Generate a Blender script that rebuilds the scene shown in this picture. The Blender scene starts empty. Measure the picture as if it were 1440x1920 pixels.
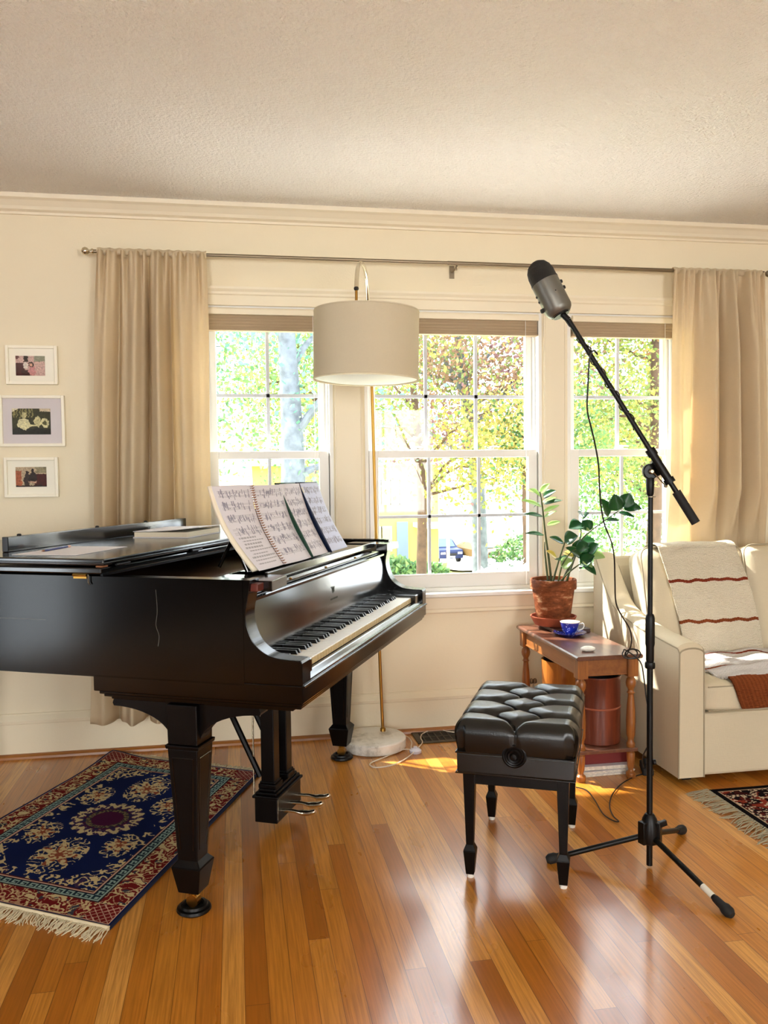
import bpy, bmesh, math, random
from math import sin, cos, pi, radians, sqrt, atan2, exp, floor
from mathutils import Vector, Matrix, noise
random.seed(7)
S = bpy.context.scene
COL = S.collection
# ------------------------------------------------------------------ camera
F = 1578.75; YAW, PITCH, ROLL = 0.174344, 0.0445146, -0.0113481; CH = 1.255
_fwd = Vector((sin(YAW)*cos(PITCH), cos(YAW)*cos(PITCH), -sin(PITCH)))
_rt = Vector((cos(YAW), -sin(YAW), 0)); _up = _rt.cross(_fwd)
RT = _rt*cos(ROLL)+_up*sin(ROLL); UP = -_rt*sin(ROLL)+_up*cos(ROLL); FW = _fwd
EYE = Vector((0, 0, CH))
cam = bpy.data.cameras.new('camera'); camo = bpy.data.objects.new('camera', cam); COL.objects.link(camo)
cam.sensor_fit = 'VERTICAL'; cam.sensor_height = 24.0; cam.lens = 24.0*F/1920
cam.clip_start = 0.05; cam.clip_end = 400
camo.matrix_world = Matrix(((RT.x, UP.x, -FW.x, 0), (RT.y, UP.y, -FW.y, 0), (RT.z, UP.z, -FW.z, CH), (0, 0, 0, 1)))
S.camera = camo
def ray(x, y): return RT*((x-720)/F)+UP*((960-y)/F)+FW
def aty(x, y, Y): d = ray(x, y); return EYE+d*(Y/d.y)          # point of the room on the plane y = Y
def atz(x, y, z): d = ray(x, y); return EYE+d*((z-CH)/d.z)      # point on the plane z
# ------------------------------------------------------------------ colour and materials
def lin(c): return c/12.92 if c <= .04045 else ((c+.055)/1.055)**2.4
def hexc(h): return tuple(lin(int(h[i:i+2], 16)/255) for i in (0, 2, 4))
class NT:
    def __init__(s, name):
        s.m = bpy.data.materials.new(name); s.m.use_nodes = True; s.t = s.m.node_tree
        s.b = s.t.nodes['Principled BSDF']; s.out = s.t.nodes['Material Output']
    def n(s, typ, **k):
        nd = s.t.nodes.new(typ)
        for a, v in k.items(): setattr(nd, a, v)
        return nd
    def l(s, a, b): s.t.links.new(a, b)
    def val(s, sock, v):
        if hasattr(v, 'is_output'): s.l(v, sock)
        else: sock.default_value = v
    def math(s, op, a, b=None, c=None):
        nd = s.n('ShaderNodeMath', operation=op); s.val(nd.inputs[0], a)
        if b is not None: s.val(nd.inputs[1], b)
        if c is not None: s.val(nd.inputs[2], c)
        return nd.outputs[0]
    def mix(s, f, a, b, bt='MIX'):
        nd = s.n('ShaderNodeMix', data_type='RGBA', blend_type=bt)
        s.val(nd.inputs[0], f); s.val(nd.inputs[6], (*a, 1) if isinstance(a, tuple) else a); s.val(nd.inputs[7], (*b, 1) if isinstance(b, tuple) else b)
        return nd.outputs[2]
    def obj(s): return s.n('ShaderNodeTexCoord').outputs['Object']
    def noise(s, vec, scale, detail=3, rough=.55):
        nd = s.n('ShaderNodeTexNoise'); nd.inputs['Scale'].default_value = scale; nd.inputs['Detail'].default_value = detail; nd.inputs['Roughness'].default_value = rough
        if vec is not None: s.l(vec, nd.inputs['Vector'])
        return nd.outputs['Fac']
    def mapv(s, vec, sc):
        nd = s.n('ShaderNodeMapping'); nd.inputs['Scale'].default_value = sc; s.l(vec, nd.inputs['Vector']); return nd.outputs[0]
    def ramp(s, f, stops):
        nd = s.n('ShaderNodeValToRGB'); s.l(f, nd.inputs[0]); e = nd.color_ramp.elements
        while len(e) < len(stops): e.new(.5)
        for q, (p, c) in enumerate(stops): e[q].position = p; e[q].color = (*c, 1)
        return nd.outputs[0]
    def bump(s, h, strength=.3, dist=.01):
        nd = s.n('ShaderNodeBump'); nd.inputs['Strength'].default_value = strength; nd.inputs['Distance'].default_value = dist
        s.l(h, nd.inputs['Height']); s.l(nd.outputs[0], s.b.inputs['Normal'])
    def set(s, **k):
        for a, v in k.items():
            s.val(s.b.inputs[a.replace('_', ' ')], (*v, 1) if isinstance(v, tuple) and len(v) == 3 else v)
        return s
def plain(name, h, rough=.5, metal=0, spec=.5, nscale=0, namt=.12, bump=0, bscale=200, coat=0, sub=0):
    t = NT(name); c = hexc(h)
    t.set(Roughness=rough, Metallic=metal, Specular_IOR_Level=spec)
    if coat: t.set(Coat_Weight=coat, Coat_Roughness=.08)
    if nscale:
        f = t.noise(t.obj(), nscale, 4)
        t.set(Base_Color=t.mix(t.ramp(f, [(.3, (0, 0, 0)), (.7, (1, 1, 1))]), tuple(x*(1-namt) for x in c), tuple(min(1, x*(1+namt)) for x in c)))
    else: t.set(Base_Color=c)
    if bump: t.bump(t.noise(t.obj(), bscale, 2), bump, .004)
    return t.m
def attr_mat(name, rough=.9, spec=.1, bump=0, bscale=600, trans=0):
    t = NT(name); a = t.n('ShaderNodeAttribute', attribute_name='pattern')
    t.set(Base_Color=a.outputs['Color'], Roughness=rough, Specular_IOR_Level=spec)
    if bump: t.bump(t.noise(t.obj(), bscale, 2), bump, .003)
    if trans:
        tr = t.n('ShaderNodeBsdfTranslucent'); t.l(a.outputs['Color'], tr.inputs[0]); mx = t.n('ShaderNodeMixShader'); mx.inputs[0].default_value = trans
        t.l(t.b.outputs[0], mx.inputs[1]); t.l(tr.outputs[0], mx.inputs[2]); t.l(mx.outputs[0], t.out.inputs[0])
    return t.m
def fabric(name, h, trans=0.0, wscale=500, bump=.25, nscale=5, namt=.06):
    t = NT(name); c = hexc(h); co = t.obj()
    f = t.noise(t.mapv(co, (wscale, wscale, wscale*.12)), 1, 2); g = t.noise(t.mapv(co, (wscale*.12, wscale*.12, wscale)), 1, 2)
    w = t.math('ADD', f, g)
    f2 = t.noise(co, nscale, 3)
    cc = t.mix(f2, tuple(x*(1-namt) for x in c), tuple(min(1, x*(1+namt)) for x in c))
    cc = t.mix(t.math('MULTIPLY', w, .12), cc, tuple(x*.55 for x in c))
    t.set(Base_Color=cc, Roughness=.95, Specular_IOR_Level=.1); t.bump(w, bump, .0012)
    if trans:
        tr = t.n('ShaderNodeBsdfTranslucent'); t.l(cc, tr.inputs[0]); mx = t.n('ShaderNodeMixShader'); mx.inputs[0].default_value = trans
        t.l(t.b.outputs[0], mx.inputs[1]); t.l(tr.outputs[0], mx.inputs[2]); t.l(mx.outputs[0], t.out.inputs[0])
    return t.m
def wood(name, dark, light, axis=1, rough=.4, sc=14, coat=.2):
    t = NT(name); co = t.obj(); s = [sc*4, sc*4, sc*4]; s[axis] = sc*.35
    f = t.noise(t.mapv(co, tuple(s)), 1, 5, .65)
    t.set(Base_Color=t.ramp(f, [(.3, hexc(dark)), (.72, hexc(light))]), Roughness=rough, Coat_Weight=coat, Coat_Roughness=.2)
    return t.m
def glass(name):
    t = NT(name); tr = t.n('ShaderNodeBsdfTransparent'); gl = t.n('ShaderNodeBsdfGlossy'); gl.inputs['Roughness'].default_value = .02
    fr = t.n('ShaderNodeFresnel'); fr.inputs[0].default_value = 1.45
    mx = t.n('ShaderNodeMixShader'); ge = t.n('ShaderNodeNewGeometry')
    t.l(t.math('MULTIPLY', fr.outputs[0], t.math('SUBTRACT', 1, ge.outputs['Backfacing'])), mx.inputs[0]); t.l(tr.outputs[0], mx.inputs[1]); t.l(gl.outputs[0], mx.inputs[2]); t.l(mx.outputs[0], t.out.inputs[0])
    return t.m
def wallmat(name, h, bump, bscale, rough=.9, dist=.006):
    t = NT(name); t.set(Base_Color=hexc(h), Roughness=rough, Specular_IOR_Level=.2)
    f = t.noise(t.obj(), bscale, 3, .6); t.bump(f, bump, dist); return t.m
M = {}
M['wall'] = wallmat('wall_paint', 'F0E4C8', .12, 120)
M['ceil'] = wallmat('ceiling_texture', 'F8F3EA', 1.0, 80, .9, .02)
M['wall_dark'] = wallmat('unseen_wall_dark', '5A4C3C', .1, 120)  # unseen walls toned dark so the black piano reflects less light
M['trim'] = plain('trim_paint', 'F0E5CC', .45, spec=.4)
M['sash'] = plain('sash_paint', 'F2F1EC', .4, spec=.4)
M['muntin'] = plain('grille_white', 'CDD2DA', .45)
M['blind'] = fabric('blind_fabric', 'BBA68A', .12)
M['glass'] = glass('window_glass')
M['curtain'] = fabric('linen_curtain', 'F3E2C2', .42, 420, .3)
M['nickel'] = plain('satin_nickel', '8C7F6B', .35, 1)
M['black'] = plain('piano_black', '020203', .17, spec=.3, nscale=6, namt=.3)
M['black_gloss'] = plain('piano_polish', '030405', .14, spec=.85)
M['legblack'] = plain('leg_black', '060404', .33, spec=.18)
M['brass'] = plain('aged_brass', 'A97F3C', .3, 1)
M['brightbrass'] = plain('pedal_metal', 'D9CFB8', .22, 1)
M['ivory'] = plain('ivory_key', 'F6F4EE', .35, spec=.5)
M['keyfront'] = plain('key_front', 'CDB88C', .5)
M['ebony'] = plain('ebony_key', '0B0B0C', .3, spec=.5)
M['redwood'] = plain('raw_mahogany', '5A2115', .5, nscale=40)
M['plate'] = plain('iron_plate', '5B3A1C', .45, .3, nscale=20)
M['gold'] = plain('faded_gilt', '3E4238', .5, .2)
M['worn'] = plain('worn_wood', '8A5A38', .6)
M['leather'] = plain('black_leather', '030505', .27, spec=.55, bump=.12, bscale=260)
M['white_rubber'] = plain('white_glide', 'E8E4DA', .5)
M['standblack'] = plain('powder_black', '050505', .4, spec=.3)
M['rubber'] = plain('black_rubber', '0E0E0E', .75)
M['chrome'] = plain('chrome', 'C9C6BE', .18, 1)
M['micgrey'] = plain('mic_silver', '7A7972', .42, .75)
M['micdark'] = plain('mic_mesh', '2A2A29', .6, .3, bump=.9, bscale=700)
M['label'] = plain('sticker_white', 'DAD6C8', .6)
M['oak'] = wood('table_wood_turned', '70401B', 'A9682C', 2, .38, 14, .3)
M['oaktop'] = wood('table_wood_top', '55352A', '784E38', 1, .3, 12, .4)
M['barrel'] = wood('canister_wood', '4A1A0B', '7C3517', 2, .45, 9, .1)
M['apronwood'] = wood('apron_wood', '7A451E', '99602B', 1, .4, 8, .2)
M['basket'] = wood('bin_wood', '9A5419', 'CC8436', 2, .4, 10, .2)
M['copper'] = plain('dull_copper', '9A5236', .5)
M['dark_in'] = plain('dark_inside', '140A08', .7)
M['darkboard'] = wood('dark_board', '2B1310', '45221A', 1, .5)
M['terra'] = plain('terracotta_plain', '9C4A2A', .75, nscale=30, namt=.2)
t = NT('terracotta_weathered'); co = t.obj()
f = t.noise(t.mapv(co, (11, 11, 26)), 1, 6, .7); f2 = t.noise(co, 60, 3)
c = t.ramp(f, [(.36, hexc('45240F')), (.47, hexc('6E3A1C')), (.56, hexc('8E4C2A')), (.66, hexc('CDA47C'))])
t.set(Base_Color=t.mix(t.math('MULTIPLY', f2, .5), c, hexc('6A3A20')), Roughness=.75, Specular_IOR_Level=.2); M['pot'] = t.m
M['soil'] = plain('potting_soil', '22150D', .95, nscale=60, namt=.5, bump=.8, bscale=120)
t = NT('zz_leaf'); t.set(Base_Color=t.mix(t.noise(t.obj(), 18, 2), hexc('0F3A1E'), hexc('1F5C2C')), Roughness=.32, Specular_IOR_Level=.5)
tr = t.n('ShaderNodeBsdfTranslucent'); tr.inputs[0].default_value = (*hexc('4E9A3A'), 1); mx = t.n('ShaderNodeMixShader'); mx.inputs[0].default_value = .22
t.l(t.b.outputs[0], mx.inputs[1]); t.l(tr.outputs[0], mx.inputs[2]); t.l(mx.outputs[0], t.out.inputs[0]); M['leaf'] = t.m
t = NT('pale_leaf'); t.set(Base_Color=hexc('9DB878'), Roughness=.35)
tr = t.n('ShaderNodeBsdfTranslucent'); tr.inputs[0].default_value = (*hexc('C6E08A'), 1); mx = t.n('ShaderNodeMixShader'); mx.inputs[0].default_value = .35
t.l(t.b.outputs[0], mx.inputs[1]); t.l(tr.outputs[0], mx.inputs[2]); t.l(mx.outputs[0], t.out.inputs[0]); M['leafpale'] = t.m
M['leafyellow'] = plain('yellow_leaf', 'C9B44A', .45)
M['stem'] = plain('plant_stem', '3F4A1F', .55, nscale=20, namt=.4)
M['porcelain'] = plain('porcelain_white', 'EDEAE4', .2, spec=.6, coat=.5)
t = NT('blue_porcelain'); co = t.obj(); v = t.n('ShaderNodeTexVoronoi'); v.inputs['Scale'].default_value = 60; t.l(co, v.inputs['Vector'])
fl = t.ramp(v.outputs['Distance'], [(.22, (1, 1, 1)), (.27, (0, 0, 0)), (.30, (0, 0, 0)), (.34, (1, 1, 1))])
fl2 = t.math('GREATER_THAN', t.noise(co, 60, 2), .44)
t.set(Base_Color=t.mix(t.math('MULTIPLY', fl2, t.math('SUBTRACT', 1, fl)), hexc('12268A'), hexc('C6D2EE')), Roughness=.2, Coat_Weight=.5); M['bluewhite'] = t.m
M['stone'] = plain('white_stone', 'E9E5DA', .5, nscale=30)
M['sofa'] = fabric('sofa_linen', 'D9CCB0', 0, 380, .35, 4, .05)
M['piping'] = fabric('sofa_piping', 'A89C84', 0, 380, .2)
M['darkleg'] = plain('dark_wood_leg', '120A07', .5)
t = NT('marble'); co = t.obj(); f = t.noise(co, 9, 8, .7)
t.set(Base_Color=t.ramp(f, [(.38, hexc('B9B4A8')), (.5, hexc('E6E2D8')), (.62, hexc('EFECE4'))]), Roughness=.3, Coat_Weight=.3); M['marble'] = t.m
M['shade'] = fabric('shade_linen', 'E7DCC2', .3, 600, .15)
M['diffuser'] = plain('white_diffuser', 'E8E6DC', .6)
M['clearcord'] = plain('clear_cord', 'D8C9B4', .35)
M['switch'] = plain('clear_switch', 'CFCBD6', .2, coat=.4)
M['vent'] = plain('bronze_register', '4A4030', .45, .6)
M['shoe'] = wood('shoe_moulding', '8A5220', 'B5742F', 0, .35, 8, .3)
M['frame'] = plain('frame_white', 'FBF4E0', .45)
M['mat'] = plain('mat_board', 'FAF5E4', .8); M['matgrey'] = plain('mat_board_grey', 'DDD5D6', .8)
M['cover_green'] = plain('folder_green', '0B3A28', .45); M['cover_navy'] = plain('folder_navy', '0E1C38', .45)
M['paper'] = plain('paper_plain', 'E4E2E6', .8)
M['cream'] = plain('book_block', 'E8DEC6', .8)
M['paper_attr'] = attr_mat('printed_paper', .8)
M['photo_attr'] = attr_mat('photo_print', .5, .3)
M['rug_attr'] = attr_mat('rug_pile', .95, .05, .6, 500)
t = NT('throw_weave'); a = t.n('ShaderNodeAttribute', attribute_name='pattern'); t.set(Base_Color=a.outputs['Color'], Roughness=.95, Specular_IOR_Level=.05)
co = t.obj(); t.bump(t.noise(t.mapv(co, (60, 210, 210)), 1, 2), 1.0, .014); M['throw_attr'] = t.m
M['fringe'] = plain('cotton_fringe', 'D8CBAA', .95)
M['fringe2'] = plain('grey_fringe', 'A89F86', .95)
M['rug_back'] = plain('rug_edge_navy', '0A1230', .95)
M['bluepen'] = plain('blue_pencil', '1F2F6A', .4); M['eraser'] = plain('pencil_end', 'D9A98F', .6)
M['redbook'] = plain('red_board', '6E1A16', .6)
M['mag'] = plain('magazine_paper', 'CFC6B6', .7, nscale=90, namt=.25)
M['cable'] = plain('cable_black', '121212', .5)
M['soundboard'] = plain('soundboard', '3A2410', .5)
# floor boards
t = NT('floor_boards'); co = t.obj(); sp = t.n('ShaderNodeSeparateXYZ'); t.l(co, sp.inputs[0]); X, Y = sp.outputs[0], sp.outputs[1]
BW = .0572
u = t.math('DIVIDE', X, BW); bx = t.math('FLOOR', u); fx = t.math('FRACT', u)
wn = t.n('ShaderNodeTexWhiteNoise', noise_dimensions='1D'); t.l(bx, wn.inputs['W'])
vy = t.math('ADD', t.math('DIVIDE', Y, 2.6), t.math('MULTIPLY', wn.outputs[0], 9.0)); by = t.math('FLOOR', vy); fy = t.math('FRACT', vy)
cb = t.n('ShaderNodeCombineXYZ'); t.l(bx, cb.inputs[0]); t.l(by, cb.inputs[1])
w2 = t.n('ShaderNodeTexWhiteNoise', noise_dimensions='2D'); t.l(cb.outputs[0], w2.inputs['Vector'])
base = t.ramp(w2.outputs[0], [(0, hexc('A8621C')), (.25, hexc('BC7224')), (.6, hexc('C9822E')), (.85, hexc('D4903C')), (1, hexc('E2A554'))])
cb2 = t.n('ShaderNodeCombineXYZ'); t.l(t.math('MULTIPLY', X, 170), cb2.inputs[0]); t.l(t.math('MULTIPLY', Y, 5), cb2.inputs[1]); t.l(t.math('MULTIPLY', w2.outputs[0], 50), cb2.inputs[2])
gr = t.noise(cb2.outputs[0], 1, 4, .6)
base = t.mix(t.ramp(gr, [(.35, (.55, .55, .55)), (.62, (0, 0, 0))]), base, hexc('8A5214'))
knot = t.math('GREATER_THAN', t.noise(t.mapv(co, (150, 60, 1)), 1, 2), .76)
base = t.mix(t.math('MULTIPLY', knot, .5), base, hexc('6A3210'))
ex = t.math('MINIMUM', fx, t.math('SUBTRACT', 1, fx)); ey = t.math('MULTIPLY', t.math('MINIMUM', fy, t.math('SUBTRACT', 1, fy)), 2.6/BW)
e = t.math('LESS_THAN', t.math('MINIMUM', ex, ey), .018)
t.set(Base_Color=t.mix(t.math('MULTIPLY', e, .6), base, hexc('4A240C')), Coat_Weight=.55, Coat_Roughness=.14, Specular_IOR_Level=.45)
wv = t.noise(t.mapv(co, (7, 3, 1)), 1, 3); t.l(t.math('ADD', .2, t.math('MULTIPLY', wv, .2)), t.b.inputs['Roughness'])
t.bump(t.math('ADD', t.math('MULTIPLY', e, -.6), t.math('ADD', t.math('MULTIPLY', wv, .8), t.math('MULTIPLY', w2.outputs[0], .5))), .25, .003)
M['floor'] = t.m
# ------------------------------------------------------------------ mesh builder
class MB:
    def __init__(s): s.v = []; s.f = []; s.c = []; s.sm = []
    def add(s, vs, fs, smooth=False, col=None):
        o = len(s.v); s.v += [tuple(x) for x in vs]
        for f_ in fs: s.f.append(tuple(o+q for q in f_)); s.sm.append(smooth); s.c.append(col)
        return s
    def box(s, x0, x1, y0, y1, z0, z1, mat=None):
        vs = [Vector((x, y, z)) for x in (x0, x1) for y in (y0, y1) for z in (z0, z1)]
        if mat is not None: vs = [mat @ p for p in vs]
        return s.add(vs, [(0, 1, 3, 2), (4, 6, 7, 5), (0, 4, 5, 1), (2, 3, 7, 6), (0, 2, 6, 4), (1, 5, 7, 3)])
    def frust(s, cx, cy, z0, z1, hx0, hy0, hx1, hy1):
        vs = [(cx-hx0, cy-hy0, z0), (cx+hx0, cy-hy0, z0), (cx+hx0, cy+hy0, z0), (cx-hx0, cy+hy0, z0), (cx-hx1, cy-hy1, z1), (cx+hx1, cy-hy1, z1), (cx+hx1, cy+hy1, z1), (cx-hx1, cy+hy1, z1)]
        return s.add(vs, [(3, 2, 1, 0), (4, 5, 6, 7), (0, 1, 5, 4), (1, 2, 6, 5), (2, 3, 7, 6), (3, 0, 4, 7)])
    def prism(s, poly, axis, lo, hi, smooth=False):   # poly in the two other axes, extruded along axis
        def P(a, b, h): return (h, a, b) if axis == 0 else ((a, h, b) if axis == 1 else (a, b, h))
        n = len(poly); vs = [P(a, b, lo) for a, b in poly]+[P(a, b, hi) for a, b in poly]
        fs = [tuple(range(n)), tuple(range(2*n-1, n-1, -1))]+[(q, q+n, (q+1) % n+n, (q+1) % n) for q in range(n)]
        return s.add(vs, fs, smooth)
    def lathe(s, prof, cx=0, cy=0, cz=0, n=24, mat=None, smooth=True, cap=True):
        vs = []
        for r, z in prof:
            for k in range(n):
                p = Vector((cx+r*cos(2*pi*k/n), cy+r*sin(2*pi*k/n), cz+z)); vs.append(mat @ p if mat is not None else p)
        fs = [(i*n+k, i*n+(k+1) % n, (i+1)*n+(k+1) % n, (i+1)*n+k) for i in range(len(prof)-1) for k in range(n)]
        s.add(vs, fs, smooth)
        if cap:
            o = len(s.v)-len(vs); s.f.append(tuple(o+k for k in range(n-1, -1, -1))); s.f.append(tuple(o+(len(prof)-1)*n+k for k in range(n))); s.sm += [False]*2; s.c += [None]*2
        return s
    def tube(s, pts, r, n=8, closed=False):
        pts = [Vector(p) for p in pts]; m = len(pts); rs = r if isinstance(r, (list, tuple)) else [r]*m; vs = []; nv = None
        for i, p in enumerate(pts):
            if closed: t_ = (pts[(i+1) % m]-pts[i-1])
            else: t_ = (pts[min(i+1, m-1)]-pts[max(i-1, 0)])
            t_.normalize()
            if nv is None: nv = t_.orthogonal().normalized()
            else:
                nv = nv-t_*nv.dot(t_)
                nv = nv.normalized() if nv.length > 1e-6 else t_.orthogonal().normalized()
            b = t_.cross(nv)
            for k in range(n): a = 2*pi*k/n; vs.append(p+(nv*cos(a)+b*sin(a))*rs[i])
        seg = m if closed else m-1
        fs = [(i*n+k, i*n+(k+1) % n, ((i+1) % m)*n+(k+1) % n, ((i+1) % m)*n+k) for i in range(seg) for k in range(n)]
        s.add(vs, fs, True)
        if not closed:
            o = len(s.v)-len(vs); s.f.append(tuple(o+k for k in range(n-1, -1, -1))); s.f.append(tuple(o+(m-1)*n+k for k in range(n))); s.sm += [False]*2; s.c += [None]*2
        return s
    def grid(s, nu, nv, fn, smooth=True, colf=None):
        vs = [fn(i/nu, j/nv) for i in range(nu+1) for j in range(nv+1)]; w = nv+1; o = len(s.v)
        s.v += [tuple(x) for x in vs]
        for i in range(nu):
            for j in range(nv):
                s.f.append((o+i*w+j, o+(i+1)*w+j, o+(i+1)*w+j+1, o+i*w+j+1)); s.sm.append(smooth); s.c.append(colf((i+.5)/nu, (j+.5)/nv) if colf else None)
        return s
    def build(s, name, mat, parent=None, bevel=0, sub=0, solid=0, sharp=40):
        me = bpy.data.meshes.new(name); me.from_pydata(s.v, [], s.f); me.validate(); 
        me.polygons.foreach_set('use_smooth', s.sm[:len(me.polygons)])
        if any(c is not None for c in s.c):
            a = me.color_attributes.new('pattern', 'FLOAT_COLOR', 'CORNER'); dat = []
            for p, c in zip(me.polygons, s.c):
                c = c or (.5, .5, .5)
                dat += list((*c, 1))*p.loop_total
            a.data.foreach_set('color', dat)
        bm = bmesh.new(); bm.from_mesh(me)
        if not any(c is not None for c in s.c): bmesh.ops.recalc_face_normals(bm, faces=bm.faces)
        bm.to_mesh(me); bm.free()
        if any(s.sm): me.set_sharp_from_angle(angle=radians(sharp))
        me.materials.append(mat)
        o = bpy.data.objects.new(name, me); COL.objects.link(o)
        if parent: o.parent = parent
        if bevel:
            b = o.modifiers.new('bevel', 'BEVEL'); b.width = bevel; b.segments = 2; b.limit_method = 'ANGLE'; b.angle_limit = radians(35)
        if solid:
            b = o.modifiers.new('solid', 'SOLIDIFY'); b.thickness = solid; b.offset = 0
        if sub:
            b = o.modifiers.new('sub', 'SUBSURF'); b.levels = sub; b.render_levels = sub
        return o
def tag(o, label, cat, group=None, kind=None):
    o['label'] = label; o['category'] = cat
    if group: o['group'] = group
    if kind: o['kind'] = kind
    return o
def thing(name, label, cat, loc=(0, 0, 0), rz=0, group=None):
    o = bpy.data.objects.new(name, None); COL.objects.link(o); o.location = loc; o.rotation_euler = (0, 0, rz); o.empty_display_size = .1
    return tag(o, label, cat, group)
def struct(o): o['kind'] = 'structure'; return o
def spline(pts, n=8):
    pts = [Vector(p) for p in pts]; out = []
    for i in range(len(pts)-1):
        p0, p1, p2, p3 = pts[max(i-1, 0)], pts[i], pts[i+1], pts[min(i+2, len(pts)-1)]
        for k in range(n):
            t_ = k/n
            out.append(.5*((2*p1)+(-p0+p2)*t_+(2*p0-5*p1+4*p2-p3)*t_*t_+(-p0+3*p1-3*p2+p3)*t_**3))
    out.append(pts[-1]); return out
def rot_to(d, loc):   # matrix taking +z to d, placed at loc
    return Matrix.Translation(Vector(loc)) @ Vector(d).to_track_quat('Z', 'Y').to_matrix().to_4x4()
# ------------------------------------------------------------------ room shell
W = 3.98; CZ = 2.49; XL, XR, YB = -3.2, 4.4, -2.6
struct(MB().box(XL-.2, XR+.2, YB-.2, W+.25, -.12, 0).build('floor', M['floor']))
struct(MB().box(XL-.2, XR+.2, YB-.2, W+.25, CZ, CZ+.15).build('ceiling', M['ceil']))
WZ0, WZ1 = .682, 2.04
OPEN = [(-.14, .462), (.612, 1.5), (1.632, 2.235)]
wb = MB()
xs = [XL-.2]+[v for o in OPEN for v in o]+[XR+.2]
for q in range(0, len(xs), 2): wb.box(xs[q], xs[q+1], W, W+.14, 0, CZ)
for a, b in OPEN: wb.box(a, b, W, W+.14, 0, WZ0); wb.box(a, b, W, W+.14, WZ1, CZ)
struct(wb.build('wall_back', M['wall']))
# left wall with a window, rear wall with two added fill-light windows, right wall
def holed(name, axis, lo, hi, pos, holes, th=.14):
    m = MB(); cur = lo
    def bx(a, b, z0, z1):
        if axis == 'x': m.box(pos, pos+th, a, b, z0, z1)
        else: m.box(a, b, pos, pos+th, z0, z1)
    for a, b, z0, z1 in holes: bx(cur, a, 0, CZ); bx(a, b, 0, z0); bx(a, b, z1, CZ); cur = b
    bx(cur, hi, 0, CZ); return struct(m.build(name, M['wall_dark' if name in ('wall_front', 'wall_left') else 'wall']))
LW = (1.0, 1.6, .12, 2.05)
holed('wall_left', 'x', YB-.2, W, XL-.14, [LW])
RW = [(-1.9, -.5, .7, 2.15), (1.2, 2.6, .7, 2.15)]
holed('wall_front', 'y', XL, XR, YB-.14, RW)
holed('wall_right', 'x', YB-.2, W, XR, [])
# crown moulding
cp = [(W, 2.415), (W-.012, 2.415), (W-.014, 2.425), (W-.03, 2.432), (W-.036, 2.445), (W-.055, 2.465), (W-.07, 2.472), (W-.074, 2.49), (W, 2.49)]
struct(MB().prism(cp, 0, XL, XR).build('trim_1', M['trim'], sharp=20))
# baseboard
bp = [(W, 0), (W-.02, 0), (W-.02, .152), (W-.024, .156), (W-.026, .168), (W-.018, .18), (W-.01, .19), (W-.008, .198), (W, .198)]
struct(MB().prism(bp, 0, XL, XR).build('baseboard_back', M['wall']))
struct(MB().box(XL, XL+.02, YB, W-.03, 0, .19).build('baseboard_left', M['trim'], bevel=.004))
struct(MB().box(XR-.02, XR, YB, W-.03, 0, .19).build('baseboard_right', M['trim'], bevel=.004))
sp_ = [(W-.02, 0), (W-.04, 0), (W-.038, .01), (W-.03, .017), (W-.02, .02)]
struct(MB().prism(sp_, 0, XL+.02, XR-.02).build('trim_2', M['shoe']))
# window header frieze and cap moulding, flat casings
struct(MB().prism([(W, 2.04), (W-.014, 2.04), (W-.014, 2.085), (W-.02, 2.09), (W-.022, 2.1), (W-.03, 2.112), (W-.032, 2.122), (W, 2.128)], 0, -.3, 2.4).build('trim_3', M['trim']))
pm = MB()
for a, b in ((.462, .612), (1.5, 1.632)): pm.box(a+.006, b-.006, W-.012, W, .682, 2.04); pm.box(a+.012, a+.02, W-.016, W, .682, 2.04); pm.box(b-.02, b-.012, W-.016, W, .682, 2.04)
pm.box(-.25, -.146, W-.012, W, .682, 2.04); pm.box(2.241, 2.35, W-.012, W, .682, 2.04)
struct(pm.build('trim_4', M['trim']))
# stool and apron under the windows
struct(MB().prism([(W+.05, .655), (W-.035, .655), (W-.045, .661), (W-.045, .676), (W-.035, .682), (W+.05, .682)], 0, -.3, 2.4).build('trim_5', M['sash']))
struct(MB().prism([(W, .575), (W-.012, .575), (W-.02, .582), (W-.014, .594), (W-.018, .6), (W-.018, .655), (W, .655)], 0, -.3, 2.4).build('trim_6', M['trim']))
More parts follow.
